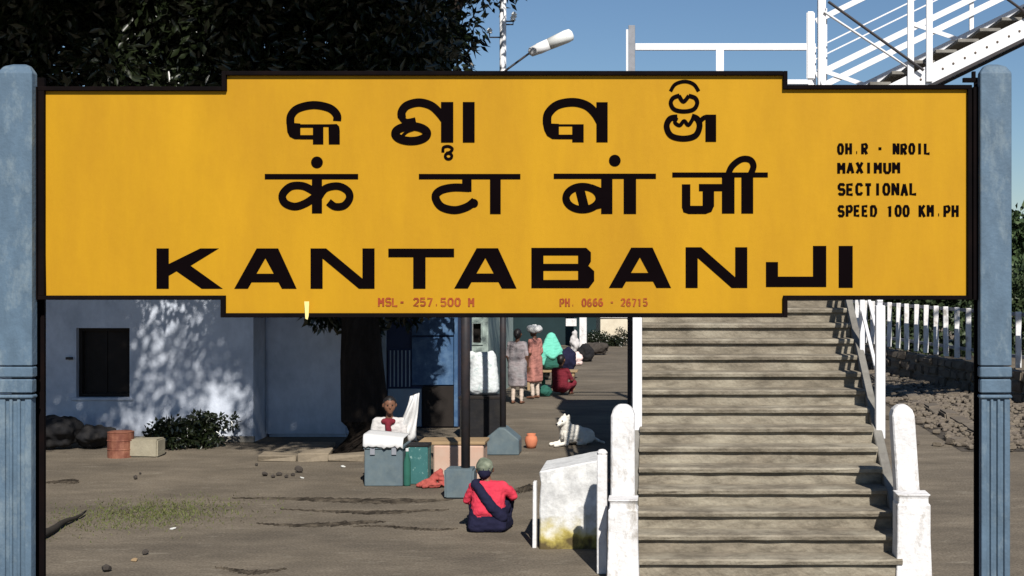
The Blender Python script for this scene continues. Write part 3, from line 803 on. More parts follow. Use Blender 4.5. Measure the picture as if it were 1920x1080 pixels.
    def small(txt, x0, x1, y0, y1, m, wd):
        pitch = (x1 - x0) / len(txt); w = pitch - wd * 1.36; rd = random.Random(txt)
        for i, ch in enumerate(txt):
            if ch == ' ': continue
            polys = []
            ox = x0 + i * pitch + wd * .5 + rd.uniform(-.5, .5); oy = y0 + wd * .5 + rd.uniform(-.5, .5); h = y1 - y0 - wd
            for st in G[ch]: polys += stroke([(ox + a * w, oy + min(max(b, -.1), 1.1) * h) for a, b in st], wd, smooth=False)
            if ch in '.-': polys = stroke([(ox + st[0][0] * w, oy + st[0][1] * h) for st in G[ch]] + [(ox + st[1][0] * w, oy + st[1][1] * h) for st in G[ch]], wd, smooth=False)
            letter('small_letter', polys, m)
    small('OH.R - NROIL', 1570, 1747, 268, 290, 'black', 5.1)
    small('MAXIMUM', 1570, 1690, 304, 326, 'black', 5.3)
    small('SECTIONAL', 1570, 1722, 343, 367, 'black', 5.3)
    small('SPEED 100 KM.PH', 1570, 1799, 384, 407, 'black', 5.1)
    small('MSL- 257.500 M', 709, 891, 558, 575, 'redpaint', 3.6)
    small('PH. 0666 - 26715', 1049, 1216, 559, 575, 'redpaint', 3.3)
build_sign()

# ------------------------------------------------------------------ big tree
def build_tree():
    tx, ty = XP(683, 20.4), 20.4
    t = thing('mango_tree', 'huge dark leafy tree whose crown hangs over the limewashed building', 'tree', (tx, ty, 0))
    def loc(p): return (p[0] - tx, p[1] - ty, p[2])
    mb = MB()
    pts = [(tx, ty, 0), (tx + .02, ty, .5), (tx - .05, ty + .05, 1.4), (tx - .1, ty + .1, 2.6), (tx - .25, ty, 4.2)]
    mb.tube([loc(p) for p in pts], [0.50, 0.36, 0.32, 0.31, 0.28], 14)
    mb.build('trunk', M['bark'], t, smooth=True)
    limbs = [[(-.2, 0, 4.0), (-2.2, .8, 5.6), (-4.6, .6, 7.2), (-6, -1.6, 8.6)], [(-.2, 0, 4.1), (.3, .6, 5.8), (.5, -1.2, 7.8), (.8, -4.0, 9)],
             [(-.2, 0, 4.1), (.6, 1.4, 5.8), (1.2, 2.6, 7.6), (1, 3, 9.4)], [(-.2, 0, 4.0), (-2.4, 1.6, 5.8), (-4.5, 3, 8)], [(-.2, 0, 4.1), (-1, .4, 6.0), (-2, -1.2, 7.9), (-2.5, -4.5, 8.6)],
             [(-.1, .05, 2.5), (-1.6, .3, 4.0), (-3.8, .5, 5.0), (-6, .4, 5.6)]]
    for lb in limbs:
        n = len(lb)
        MB().tube(lb, [0.2 - 0.16 * k / (n - 1) for k in range(n)], 8).build('limb', M['bark'], t, smooth=True)
    rng = np.random.default_rng(5)
    C = []; S = []
    def gap(p):                                    # openings in the crown that let the sun through to wall and lower boughs
        def at(z):
            t = (p[2] - z) / sdir.z; return p[0] - sdir.x * t, p[1] - sdir.y * t
        x, y = at(.6)
        if abs(x + 6.8) < .74 and abs(y - 21.7) < 1.1: return True
        x, y = at(1.6)
        if abs(x + 8.0) < .44 and abs(y - 21.7) < .55: return True
        x, y = at(5.7)
        return p[1] < 17.9 and abs(x + 6.75) < 1.1 and abs(y - 18.5) < 1.0
    def add(p, a, b, f=.75):
        if gap(p): return
        C.append(p); sr = rng.uniform(a, b); S.append((sr, sr, sr * f))
    while len(C) < 300:
        q = rng.normal(size=3); q /= np.linalg.norm(q); r = rng.random() ** 0.42
        p = np.array([-7.2, 20.6, 8.9]) + q * r * np.array([6.4, 4.6, 3.9])
        if p[2] < 5.2 or (p[2] < 7.6 and p[0] > -3.3) or (p[2] < 6.6 and p[1] < 18.4): continue
        add(p, .6, 1.05)
    for k in range(440):                           # unseen overhang towards the camera, added to shade wall and trunk
        p = np.array([rng.uniform(-14, -1.9), rng.uniform(12.6, 17.8), rng.uniform(7.0, 10.6)])
        if p[1] > 15 and p[0] > -2.5: continue
        add(p, .6, 1.0)
    for k in range(70):                            # denser right shoulder of the unseen overhang, added to shade the trunk
        add(np.array([rng.uniform(-4.6, -2.0), rng.uniform(12.6, 15.0), rng.uniform(7.0, 10.4)]), .6, .95)
    for k in range(260):                           # low hanging fringe
        p = np.array([rng.uniform(-13.0, -3.1), rng.uniform(18.3, 20.6), rng.uniform(4.7, 8.0)])
        add(p, .45, .75, .85)
    for k in range(46):                            # boughs drooping round the trunk
        p = np.array([rng.uniform(-5.5, -3.55), rng.uniform(20.6, 22.2), rng.uniform(1.95, 4.6)])
        C.append(p); sr = rng.uniform(.3, .5); S.append((sr, sr, sr * .8))
    C = np.array(C) - np.array([tx, ty, 0]); S = np.array(S)
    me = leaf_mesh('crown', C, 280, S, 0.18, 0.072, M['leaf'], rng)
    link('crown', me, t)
build_tree()

# ------------------------------------------------------------------ tree ledge, wall-side clutter
def build_ledge():
    o = thing('tree_ledge', 'low broken cement ledge round the foot of the tree', 'ledge', (0, 0, 0))
    xa, xb = XP(478, 19.5), XP(700, 19.3)
    tx, ty = XP(683, 20.4), 20.4
    x = xa
    while x < xb:
        L = random.uniform(0.4, 0.65)
        x2 = min(x + L, xb)
        MB().box(x, x2 - 0.02, 19.55, 19.85, 0, random.uniform(.07, .16), 0.03).build('coping_block', M['masonry'], o, 0.015)
        x = x2
    MB().box(xa + .05, tx - .62, 19.88, 21.2, 0, .07).build('fill', M['masonry'], o, 0.01)
build_ledge()

def lump(name, label, cat, c, r, key, group=None, n=5, flat=0.8, seed=1, voxel=0.03):
    rd = random.Random(seed)
    prims = [([(0, 0, r[2] * .75, (r[0] * .8, r[1] * .8, r[2] * .75))], key)]
    for k in range(n):
        a = rd.uniform(0, 6.28)
        q = rd.uniform(.35, .55)
        prims.append(([(r[0] * .5 * math.cos(a), r[1] * .5 * math.sin(a), r[2] * rd.uniform(.4, .9), (r[0] * q, r[1] * q, r[2] * rd.uniform(.4, .55)))], key))
    prims.append(([(-r[0] * .5, 0, .06, .06), (r[0] * .5, 0, .06, .06), (0, r[1] * .4, .06, .06), (0, -r[1] * .4, .06, .06)], key))
    o = melt(name, prims, None, voxel, 4)
    from mathutils import noise as mn
    ns = [v.normal.copy() for v in o.data.vertices]
    for v, nn in zip(o.data.vertices, ns):
        q = v.co * (2.2 / max(r)) + Vector((seed * 3.1, 0, 0))
        v.co += nn * (mn.noise(q) * .22 + mn.noise(q * 2.7) * .10) * max(r) * .6
    zmin = min(v.co.z for v in o.data.vertices)
    o.location = (c[0], c[1], c[2] - zmin)
    tag(o, label, cat, group)
    return o
for i, (px, Y, rx, rz, lb) in enumerate(((110, 20.9, .50, .30, 'leftmost dark tarpaulin bundle against the blue wall, beside the sign post'),
                                       (176, 21.0, .36, .22, 'dark bundle under the square window, left of the rust brown drum'),
                                       )):
    lump('bundle', lb, 'bundle', (XP(px, Y), Y, 0), (rx, .35, rz), 'sack_dark', 'dark bundles along the wall', seed=i + 3)
def shrub():
    rng = np.random.default_rng(31)
    for px, Y, w, h, lb in ((325, 21.05, .42, .42, 'low dark shrub right of the beige stone block'), (375, 21.1, .34, .55, 'taller dark shrub by the bright patch of the blue wall')):
        t = thing('dark_shrub', lb, 'shrub', (XP(px, Y), Y, 0), 'shrubs along the wall')
        C = np.stack([rng.normal(0, w * .5, 34), rng.normal(0, .13, 34), rng.uniform(.08, h * .8, 34)], 1)
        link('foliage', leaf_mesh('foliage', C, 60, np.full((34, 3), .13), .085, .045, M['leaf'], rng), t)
        for a in (-.1, 0, .12): MB().tube([(a * .4, 0, 0), (a, 0, h * .6)], .012, 5).build('stem', M['bark'], t)
shrub()
def drum():
    Y = YG(860); r = 0.185
    d = thing('rust_brown_drum', 'rust brown tin drum standing below the square window', 'drum', (XP(217, Y), Y + r, 0))
    MB().lathe([(r, 0), (r, .11), (r + .008, .12), (r, .13), (r, .24), (r + .008, .25), (r, .26), (r, .36), (r + .006, .37)], 20).build('shell', M['brown_tin'], d, smooth=False)
    MB().lathe([(r - .012, .371), (r - .02, .378), (.02, .380)], 20).build('lid', M['brown_tin'], d)
    Y = YG(858)
    o = MB().box(-.22, .22, 0, .3, 0, .27, .012).build('stone_block', M['beige'], None, .02, loc=(XP(268, Y), Y, 0))
    tag(o, 'beige stone block right of the rust brown drum', 'block')
drum()

# ------------------------------------------------------------------ poles
def build_poles():
    # lamp post with five-sided concrete foot
    Y = 20.4; x = XP(943, Y)
    l = thing('lamp_post', 'white street lamp post with angled tube lamp and five sided grey foot', 'lamp post', (x, Y, 0))
    mb = MB(); h = .26; z1, z2 = ZP(822, Y), ZP(800, Y)
    pr = [(-h, 0), (h, 0), (h, z1), (.045, z2), (-.045, z2), (-h, z1)]
    vs = [(a, -h * .8, b) for a, b in pr] + [(a, h * .8, b) for a, b in pr]
    mb.poly(vs, [tuple(range(6)), tuple(reversed(range(6, 12)))] + [(k, k + 6, (k + 1) % 6 + 6, (k + 1) % 6) for k in range(6)])
    mb.build('foot', M['boxgrey'], l, .015)
    MB().tube([(0, 0, z2 - .1), (0, 0, 3.0)], .047, 12).build('lower_pole', M['dark_steel'], l, smooth=True)
    MB().tube([(0, 0, 3.001), (0, 0, 7.6)], .050, 12).build('upper_pole', M['white_steel'], l, smooth=True)
    a = P(945, 132, Y) - Vector((x, Y, 0)); b = P(995, 98, Y) - Vector((x, Y, 0)); c = P(1063, 68, Y) - Vector((x, Y, 0))
    MB().tube([(0, -.05, a.z - .05), (a.x + .06, -.02, a.z + .02), (b.x, 0, b.z)], .016, 8).build('arm', M['dark_steel'], l, smooth=True)
    d = (c - b).normalized()
    lh = MB().tube([b - d * .03, b, b + d * .12, b + d * .13, b + d * .30], [.03, .07, .08, .085, .085], 12).build('lamp_housing', M['white_steel'], l, smooth=True)
    MB().tube([b + d * .301, b + d * .58, b + d * .66, b + d * .69], [.088, .10, .09, .04], 12).build('lamp_cover', M['lampglass'], lh, smooth=True)
    for px, py in ((962, 46), (918, 70), (964, 40)):
        q = P(px, py, Y) - Vector((x, Y, 0))
        MB().tube([(0, 0, q.z), (q.x, 0, q.z), (q.x, 0, q.z + .10)], .012, 6).build('insulator_pin', M['dark_steel'], l)
        MB().lathe([(.015, .06), (.045, .065), (.03, .09), (.045, .10), (.02, .14)], 10, (q.x, 0, q.z)).build('insulator', M['lampglass'], l)
    # dark iron post nearer the camera
    Y = 16.55; x = XP(864, Y)
    p = thing('iron_post', 'dark iron post set in a grey cement block behind the crouching person', 'post', (x, Y, 0))
    MB().box(-.175, .175, -.16, .16, 0, ZP(876, Y), .008).build('cement_block', M['boxgrey'], p, .025)
    xx = XP(873, Y) - x
    MB().tube([(xx, 0, ZP(876, Y) - .02), (xx, 0, 3.3)], .055, 12).build('shaft', M['dark_steel'], p, smooth=True)
    MB().lathe([(.055, 3.30), (.075, 3.31), (.075, 3.34), (.02, 3.38)], 12, (xx, 0, 0)).build('cap', M['dark_steel'], p)
build_poles()

# ------------------------------------------------------------------ kiosk and things behind the tree
def build_kiosk():
    Y = 23.6
    xa, xb = XP(716, Y), XP(858, Y)
    k = thing('blue_kiosk', 'blue painted sheet metal kiosk with a barred hatch, right of the tree trunk', 'kiosk', (xa, Y, 0))
    W = xb - xa
    def bx(name, m, px0, px1, py0, py1, y0, y1, bevel=.006, parent=k):
        return MB().box(XP(px0, Y) - xa, XP(px1, Y) - xa, y0, y1, max(0, ZP(py1, Y)), ZP(py0, Y)).build(name, m, parent, bevel)
    MB().box(0, W, .06, 1.8, 0, 2.5).build('cabin', M['kiosk_dark'], k, .01)
    bx('side_panel', M['kiosk_blue'], 772, 850, 632, 722, 0, .055)
    bx('side_panel', M['kiosk_blue'], 772, 850, 560, 629, 0, .05)
    bx('frame_post', M['kiosk_pale'], 716, 724, 500, 800, 0, .058)
    bx('frame_post', M['kiosk_blue'], 851, 858, 500, 800, 0, .058)
    h = bx('hatch', M['kiosk_dark'], 727, 771, 655, 726, .01, .055)
    for i in range(6):
        px = 731 + i * 7.2
        bx('bar', M['kiosk_pale'], px, px + 2, 657, 725, -.004, .008, 0, h)
    bx('counter_front', M['kiosk_pale'], 727, 790, 729, 800, .0, .055)
    bx('counter_front', M['dark_void'], 792, 850, 724, 800, .0, .055)
    MB().box(-.15, W + .15, -.45, 2.0, 2.502, 2.56).build('roof', M['kiosk_blue'], k, .01)
    # veranda building with pale column and grey-green window
    Y2 = 27.5
    o = thing('veranda_building', 'grey green building with a pale column and small window behind the kiosk', 'building', (XP(860, Y2), Y2, 0))
    x0 = XP(860, Y2)
    wa, wb, wz0, wz1 = XP(878, Y2) - x0, XP(902, Y2) - x0, ZP(648, Y2), ZP(604, Y2)
    xe = XP(912, Y2) - x0
    mb = MB().box(-4, wa, .3, .6, 0, 3.4).box(wb, xe, .3, .6, 0, 3.4).box(wa, wb, .3, .6, 0, wz0).box(wa, wb, .3, .6, wz1, 3.4).box(xe - .3, xe, .6, 5, 0, 3.4)
    mb.build('wall', M['greygreen'], o)
    w = bpy.data.objects.new('window', None); COL.objects.link(w); w.parent = o
    for a in ((wa, wa + .04, wz0, wz1), (wb - .04, wb, wz0, wz1), (wa + .04, wb - .04, wz1 - .04, wz1), (wa + .04, wb - .04, wz0, wz0 + .04)):
        MB().box(a[0], a[1], .27, .36, a[2], a[3]).build('frame', M['greygreen'], w)
    MB().box(wa + .04, wb - .04, .40, .42, wz0 + .04, wz1 - .04).build('pane', M['dark_void'], w)
    MB().box(-.06, .08, -.1, .04, 0, 3.2).build('column', M['white'], o, .01)
    MB().box(-4.2, xe + .2, -.5, 5.2, 3.402, 3.56).build('roof', M['concrete_dark'], o, .01)
    # dark table with printed sacks
    Y = 22.4; xc = XP(905, Y)
    t = thing('dark_table', 'dark cloth covered table carrying the printed white sack', 'table', (xc, Y, 0))
    zt = ZP(741, Y)
    MB().box(-.36, .36, -.25, .3, zt - .04, zt).build('table_top', M['dark_void'], t, .005)
    MB().box(-.34, .34, -.24, -.225, .02, zt - .042).build('cloth_skirt', M['sack_dark'], t)
    for sx in (-.32, .32):
        for sy in (-.2, .26): MB().box(sx - .025, sx + .025, sy - .02, sy + .02, 0, zt - .041).build('leg', M['dark_void'], t)
    hh = ZP(658, Y) - zt
    o = melt('printed_sack', [([(-.14, 0, .10, (.12, .13, .10)), (.14, 0, .10, (.12, .13, .10)), (0, 0, .3, (.25, .15, .2)), (-.10, 0, hh - .12, .10), (.12, 0, hh - .10, .09)], 'print_sack'),
                              ([(.05, 0, hh - .2, .12), (.13, -.02, hh - .04, .05)], 'print_sack'), ([(-.12, 0, hh - .25, .1), (-.2, .02, hh - .05, .05)], 'print_sack')], None, .015, 4)
    zmin = min(v.co.z for v in o.data.vertices)
    o.location = (XP(907, Y), Y, zt - zmin)
    tag(o, 'printed white sack standing on the dark table beside the lamp post', 'sack')
build_kiosk()

# ------------------------------------------------------------------ vendor's pitch
def build_pitch():
    Y = YG(912); xa, xb = XP(683, Y), XP(755, Y); zt = ZP(836, Y)
    c = thing('tin_trunk', 'blue grey tin trunk used as a counter in front of the seated vendor', 'trunk', (xa, Y, 0))
    MB().box(0, xb - xa, 0, .5, 0, zt - .05).build('body', M['boxgrey'], c, .01)
    MB().box(-.012, xb - xa + .012, -.012, .512, zt - .048, zt).build('lid', M['boxgrey'], c, .01)
    for i in (0.22, 0.78): MB().box(i * (xb - xa) - .03, i * (xb - xa) + .03, -.022, -.0125, zt - .11, zt - .02).build('clasp', M['grey_steel'], c)
    # white draped tray
    n = 15
    za = ZP(809, Y + .46)
    mb = MB(); vs = []; fs = []
    x0, x1 = -.01, xb - xa + .01
    prof = [(-.035, zt - .01), (-.030, zt + .03), (-.022, za - .03), (.01, za - .004), (.12, za), (.34, za + .005), (.46, za)]
    for i in range(n + 1):
        u = i / n
        for j, (y, z) in enumerate(prof):
            wob = .018 * math.sin(u * 19) + .012 * math.sin(u * 41 + 1)
            zz = z + (.05 * (.5 - u) if j >= 2 else 0) + (random.uniform(-.018, .018) if j == 0 else 0)
            vs.append((x0 + (x1 - x0) * u, y + (wob if j < 2 else 0) * .6 - (.012 if j < 2 else 0), zz))
    m = len(prof)
    for i in range(n):
        for j in range(m - 1): fs.append((i * m + j, i * m + j + 1, (i + 1) * m + j + 1, (i + 1) * m + j))
    top = len(vs)
    vs += [(v[0], v[1] + .012, v[2] - .012) for v in vs]
    fs += [tuple(top + q for q in reversed(f)) for f in fs]
    for i in range(n):
        fs.append((i * m, (i + 1) * m, top + (i + 1) * m, top + i * m)); fs.append((i * m + m - 1, top + i * m + m - 1, top + (i + 1) * m + m - 1, (i + 1) * m + m - 1))
    for j in range(m - 1):
        fs.append((j, top + j, top + j + 1, j + 1)); fs.append((n * m + j, n * m + j + 1, top + n * m + j + 1, top + n * m + j))
    t = thing('draped_tray', 'white cloth draped tray lying on the tin trunk', 'tray', (xa, Y, 0))
    mb.poly(vs, fs).build('cloth', M['white_cloth'], t, smooth=True)
    MB().box(.02, xb - xa - .02, .02, .46, zt + .001, za - .03).build('tray', M['wood'], t, .005)
    # teal tin
    Y2 = YG(912) + .15; x2 = XP(783, Y2)
    o = MB().box(-.13, .13, 0, .26, 0, ZP(838, Y2)).build('body', M['teal'], None, .01)
    k = thing('teal_tin', 'teal printed tin box right of the blue grey trunk', 'tin', (x2, Y2, 0)); o.parent = k
    MB().box(-.138, .138, -.008, .268, ZP(838, Y2) + .001, ZP(838, Y2) + .03).build('lid', M['sack_dark'], k, .004)
    # red cloth heap
    Y3 = YG(912)
    o = melt('red_cloth', [([(-.17, 0, .03, .03), (.0, .02, .08, .05), (.02, -.05, .04, .04)], 'redcloth'), ([(.0, .02, .08, .055), (.10, .05, .20, .04)], 'redcloth'),
                           ([(.08, .04, .17, .05), (.16, .0, .03, .03), (.12, .08, .04, .04)], 'redcloth'), ([(-.08, -.06, .03, .03), (.10, -.05, .035, .035)], 'redcloth')], None, .010, 2, .016)
    o.location = (XP(812, Y3), Y3 - .10, -min(v.co.z for v in o.data.vertices))
    tag(o, 'crumpled red cloth heaped before the teal tin and pink block', 'cloth')
    # pink masonry seat
    Y4 = YG(903); xp0, xp1 = XP(812, Y4), XP(906, Y4); zt = ZP(836, Y4)
    s = thing('pink_seat', 'pink washed masonry seat with a tan plank top behind the iron post', 'seat', (xp0, Y4, 0))
    MB().box(0, xp1 - xp0, 0, .45, 0, zt, .008).build('block', M['pink'], s, .015)
    MB().box(-.2, xp1 - xp0 + .02, .02, .5, zt + .009, zt + .05).build('plank', M['wood'], s, .006)
    # bottle and white sheet beside the vendor
    bt = thing('green_bottle', 'small green bottle with white cap at the edge of the tin trunk', 'bottle', (XP(762, Y), Y + .05, 0))
    MB().lathe([(.045, 0), (.047, .02), (.047, .30), (.02, .40), (.018, .44)], 12).build('glass', M['bottle'], bt, smooth=True)
    MB().lathe([(.021, .441), (.021, .475), (.01, .48)], 10).build('cap', M['white_cloth'], bt)
    # white sheet hung over a stick
    Y5 = 18.3
    w = thing('white_sheet', 'white sheet propped on a stick beside the seated vendor', 'sheet', (XP(768, Y5), Y5, 0))
    hgt = ZP(736, Y5)
    MB().tube([(.06, .05, 0), (.06, .05, hgt - .03)], .015, 8).build('stick', M['wood'], w)
    vs = []; fs = []; nu, nv = 9, 10
    for j in range(nv + 1):
        v = j / nv
        wl = .02 - .26 * v ** 1.1; wr = .13 - .04 * v
        for i in range(nu + 1):
            u = i / nu
            vs.append((wl + (wr - wl) * u, -.02 + .06 * math.sin(u * 10 + v * 3) * (.35 + v) + .02 * math.sin(v * 9 + u * 4), hgt - v * (hgt - .46) - .05 * (1 - u) * (1 - v)))
    for j in range(nv):
        for i in range(nu): fs.append((j * (nu + 1) + i, j * (nu + 1) + i + 1, (j + 1) * (nu + 1) + i + 1, (j + 1) * (nu + 1) + i))
    o = MB().poly(vs, fs).build('cloth', M['white_cloth'], w, smooth=True)
    sd = o.modifiers.new('thick', 'SOLIDIFY'); sd.thickness = .012
    # terracotta pot
    Y6 = 21.0
    o = MB().lathe([(.06, 0), (.085, .05), (.10, .12), (.085, .18), (.06, .20), (.075, .225), (.055, .225), (.05, .19), (.02, .15)], 16).build('clay_pot', M['orange'], None, smooth=True, loc=(XP(996, Y6), Y6, 0))
    tag(o, 'small terracotta pot right of the lamp post foot', 'pot')
build_pitch()

# ------------------------------------------------------------------ white wall end and slim post beside the stairs
def build_whites():
    Y = YG(1030)
    x0, x1 = XP(1012, Y), XP(1128, Y)
    o = thing('low_white_wall', 'low whitewashed wall end with an ochre stained foot left of the stairs', 'wall', (x0, Y, 0))
    za, zb = ZP(884, Y), ZP(862, Y); W = x1 - x0
    mb = MB(); nx = 8; nz = 6; vs = []; fs = []
    for k in range(2):
        for i in range(nx + 1):
            for j in range(nz + 1):
                u, v = i / nx, j / nz
                z = v * (za + (zb - za) * u)
                jj = .012 if 0 < v else .02
                vs.append((W * u + random.uniform(-.008, .008), k * .75 + random.uniform(-jj, jj), z))
    m = nz + 1; q = (nx + 1) * m
    for i in range(nx):
        for j in range(nz):
            a = i * m + j
            fs.append((a, a + m, a + m + 1, a + 1)); fs.append((q + a, q + a + 1, q + a + m + 1, q + a + m))
        fs.append((i * m + nz, (i + 1) * m + nz, q + (i + 1) * m + nz, q + i * m + nz))
    for j in range(nz):
        fs.append((j, j + 1, q + j + 1, q + j)); e = nx * m
        fs.append((e + j, q + e + j, q + e + j + 1, e + j + 1))
    mb.poly(vs, fs).build('masonry', M['stained'], o, .012)
    MB().box(-.075, -.035, .05, .15, 0, ZP(905, Y), .004).build('edge_stake', M['white'], o, .006)
    Y = 12.45
    o = thing('slim_white_post', 'slim white post standing left of the left stair newel', 'post', (XP(1129, Y), Y, 0))
    zt = ZP(842, Y)
    MB().box(-.046, .046, -.046, .046, 0, zt - .05).build('shaft', M['white'], o, .008)
    MB().lathe([(.045, zt - .049), (.05, zt - .03), (.03, zt - .005), (.01, zt)], 8).build('knob', M['white'], o)
    MB().box(.047, .10, -.015, .015, zt - .30, zt - .27).build('tie_bar', M['dark_steel'], o)
build_whites()

# ------------------------------------------------------------------ fence on rubble wall, right
def build_fence():
    f = thing('pale_fence', 'white pale fence standing on the rubble wall right of the stairs', 'fence')
    A = Vector((XP(1640, 36.5), 36.5, 0)); B = Vector((XP(1960, 27.0), 27.0, 0))
    A0 = A - (B - A) * .35
    d = (B - A0).normalized(); nrm = Vector((d.y, -d.x, 0)); L = (B - A0).length
    ang = math.atan2(d.y, d.x)
    zb, zt = .70, 1.86
    pale = MB().box(-.06, .06, -.025, .025, zb, zt).mesh('pale', M['white'], .008)
    s = 0.12; i = 0
    while s < L:
        p = A0 + d * s
        o = link('pale', pale, f, (p.x, p.y, 0)); o.rotation_euler = (0, random.uniform(-.012, .012), R(4) + random.uniform(-.06, .06))
        s += .62
    for z in (zt - .06, zb + .22):
        MB().bar(A0 + Vector((0, 0, z)) + nrm * -.09, B + Vector((0, 0, z)) + nrm * -.09, .04, .07).build('rail', M['grey_steel'], f)
    w = thing('rubble_wall', 'low rubble stone wall under the white pale fence', 'wall')
    shapes = []
    for k in range(5):
        mb = MB().box(-.21, .21, -.16, .16, -.1, .1, .035); shapes.append(mb.mesh('stone', M['stone'], .03))
    MB().bar(A0 + Vector((0, 0, .32)), B + Vector((0, 0, .32)), .20, .64).build('core', M['concrete_dark'], w)
    for c in range(3):
        s = (c % 2) * .2
        while s < L:
            p = A0 + d * s + nrm * random.uniform(-.02, .02)
            o = link('stone', random.choice(shapes), w, (p.x, p.y, .11 + c * .225 + random.uniform(-.01, .01)))
            o.rotation_euler = (random.uniform(-.06, .06), random.uniform(-.06, .06), ang + random.uniform(-.1, .1) + (math.pi if random.random() < .5 else 0))
            k = random.uniform(.85, 1.08); o.scale = (k, 1, random.uniform(.9, 1.08))
            s += .43 * k
    # row of kerb stones and loose rubble in front
    kb = thing('kerb_row', 'row of uneven kerb stones running back beside the footbridge', 'kerb')
    y = 20.5
    while y < 36:
        x = 5.25 + random.uniform(-.06, .06)
        L2 = random.uniform(.6, .95)
        MB().box(x - .14, x + .14, y, y + L2 - .05, 0, random.uniform(.06, .15), .03).build('stone', M['stone'], kb, .03)
        y += L2
    rd = random.Random(3)
    for i in range(46):
        Y = rd.uniform(21, 34); px = rd.uniform(1660, 1930); x = XP(px, Y)
        if abs(x - 5.25) < .42: continue
        # keep in front of the wall
        t = (Y - A0.y) / d.y
        if x > (A0 + d * t).x - .45: continue
        o = link('rubble_stone', rd.choice(shapes), None, (x, Y, .06))
        k = rd.uniform(.3, .75); o.scale = (k, k, k * rd.uniform(.6, .9)); o.location.z = .075 * k
        o.rotation_euler = (0, 0, rd.uniform(0, 6))
        tag(o, 'loose rubble stone on the ground before the rubble wall', 'stone', 'loose stones by the rubble wall')
build_fence()
def build_ballast():
    rng = np.random.default_rng(17)
    M['ballast'] = mat('dark_track_ballast', (0.050, 0.044, 0.038), .95, .4, 8, (0.13, 0.11, 0.09), .7, 3.0, .8, 20, .1)
    me = MB().poly([(4.55, 20.6, .004), (9.6, 20.6, .004), (9.6, 60, .004), (4.55, 60, .004)], [(0, 1, 2, 3)]).mesh('ballast_bed', M['ballast'])
    tag(link('ballast_bed', me), kind='structure')
    v, f = hull_of([(0, 0, .02, .02), (.03, .01, .02, .015), (.01, -.025, .018, .02)], 1)
    v = np.array([list(q) for q in v]); n = 2600; V = []; F = []
    X = rng.uniform(4.6, 7.4, n); Yv = rng.uniform(20.8, 36, n); A = rng.uniform(0, 6.28, n); K = rng.uniform(.7, 2.2, n)
    for i in range(n):
        c, q = math.cos(A[i]) * K[i], math.sin(A[i]) * K[i]
        w = np.stack([v[:, 0] * c - v[:, 1] * q + X[i], v[:, 0] * q + v[:, 1] * c + Yv[i], v[:, 2] * K[i] + .003], 1)
        b = len(v) * i; V.append(w); F += [tuple(k + b for k in ff) for ff in f]
    me = bpy.data.meshes.new('gravel'); me.from_pydata(np.concatenate(V).tolist(), [], F); me.materials.append(M['stone'])
    tag(link('gravel', me), 'loose dark gravel strewn between the kerb stones and the rubble wall', 'gravel', kind='stuff')
build_ballast()

# ------------------------------------------------------------------ people
def hand(prims, w, d, side, k='skin', r=.0085, curl=(0, 0, -.4)):
    """palm at wrist w pointing along d; four unequal bent fingers and a thumb from the side of the palm"""
    w, d = Vector(w), Vector(d).normalized(); cz = Vector(curl)
    s = d.cross(Vector((0, 0, 1)))
    if s.length < .1: s = Vector((1, 0, 0))
    s = s.normalized() * side
    pm = w + d * .075
    prims.append(([(*w, .022), (*(pm + s * .026), .014), (*(pm - s * .026), .014)], k))
    for i, (o, L) in enumerate(((-.030, .055), (-.010, .068), (.010, .072), (.030, .062))):
        b = pm + s * o; m1 = b + d * L * .55; e = m1 + (d + cz).normalized() * L * .5
        prims.append(([(*b, r * 1.05), (*m1, r)], k)); prims.append(([(*m1, r), (*e, r * .85)], k))
    tb = w + d * .025 + s * .028; t1 = tb + (d * .6 + s * .8).normalized() * .035; t2 = t1 + (d + s * .15).normalized() * .03
    prims.append(([(*tb, r * 1.2), (*t1, r * 1.05)], k)); prims.append(([(*t1, r * 1.05), (*t2, r * .9)], k))
def head(prims, c, f, skin='skin', s=1.0):
    """skull, jaw, nose, ears; f = facing (unit, horizontal)"""
    c, f = Vector(c), Vector(f).normalized(); sd = Vector((f.y, -f.x, 0)); up = Vector((0, 0, 1))
    def q(a, b, cc, r): v = c + (f * a + sd * b + up * cc) * s; return (*v, r * s)
    prims.append(([q(-.018, 0, .022, .086), q(.018, 0, .03, .078)], skin))
    prims.append(([q(.03, .02, -.02, .058), q(.03, -.02, -.02, .058), q(.058, 0, -.085, .032)], skin))
    prims.append(([q(.088, 0, .005, .008), q(.108, 0, -.028, .014)], skin))
    prims.append(([q(.086, .018, -.058, .009), q(.086, -.018, -.058, .009)], skin))
    for b in (-1, 1): prims.append(([q(-.005, .082 * b, .01, .018), q(-.008, .086 * b, -.018, .013)], skin))
def eyes(parent, c, f, s=1.0):
    c, f = Vector(c), Vector(f).normalized(); sd = Vector((f.y, -f.x, 0))
    for b in (-1, 1):
        p = c + (f * .088 + sd * .032 * b + Vector((0, 0, .008))) * s
        MB().lathe([(.002, -.009), (.009, -.005), (.010, 0), (.009, .005), (.002, .009)], 8, p).build('eye', M['eye'], parent, smooth=True)
def hair(parent, c, f, s=1.0, key='hair', bun=False, name='hair'):
    c, f = Vector(c), Vector(f).normalized()
    b = c - f * .022 * s
    pr = [([(b.x, b.y, b.z + .035 * s, .093 * s), (b.x + f.x * .03 * s, b.y + f.y * .03 * s, b.z + .055 * s, .078 * s)], key),
          ([(b.x - f.x * .03 * s, b.y - f.y * .03 * s, b.z - .035 * s, .066 * s), (b.x - f.x * .02, b.y - f.y * .02, b.z + .02, .08 * s)], key)]
    if bun: pr.append(([(b.x - f.x * .10 * s, b.y - f.y * .10 * s, b.z - .02 * s, .045 * s)], key))
    return melt(name, pr, parent, .012, 2)

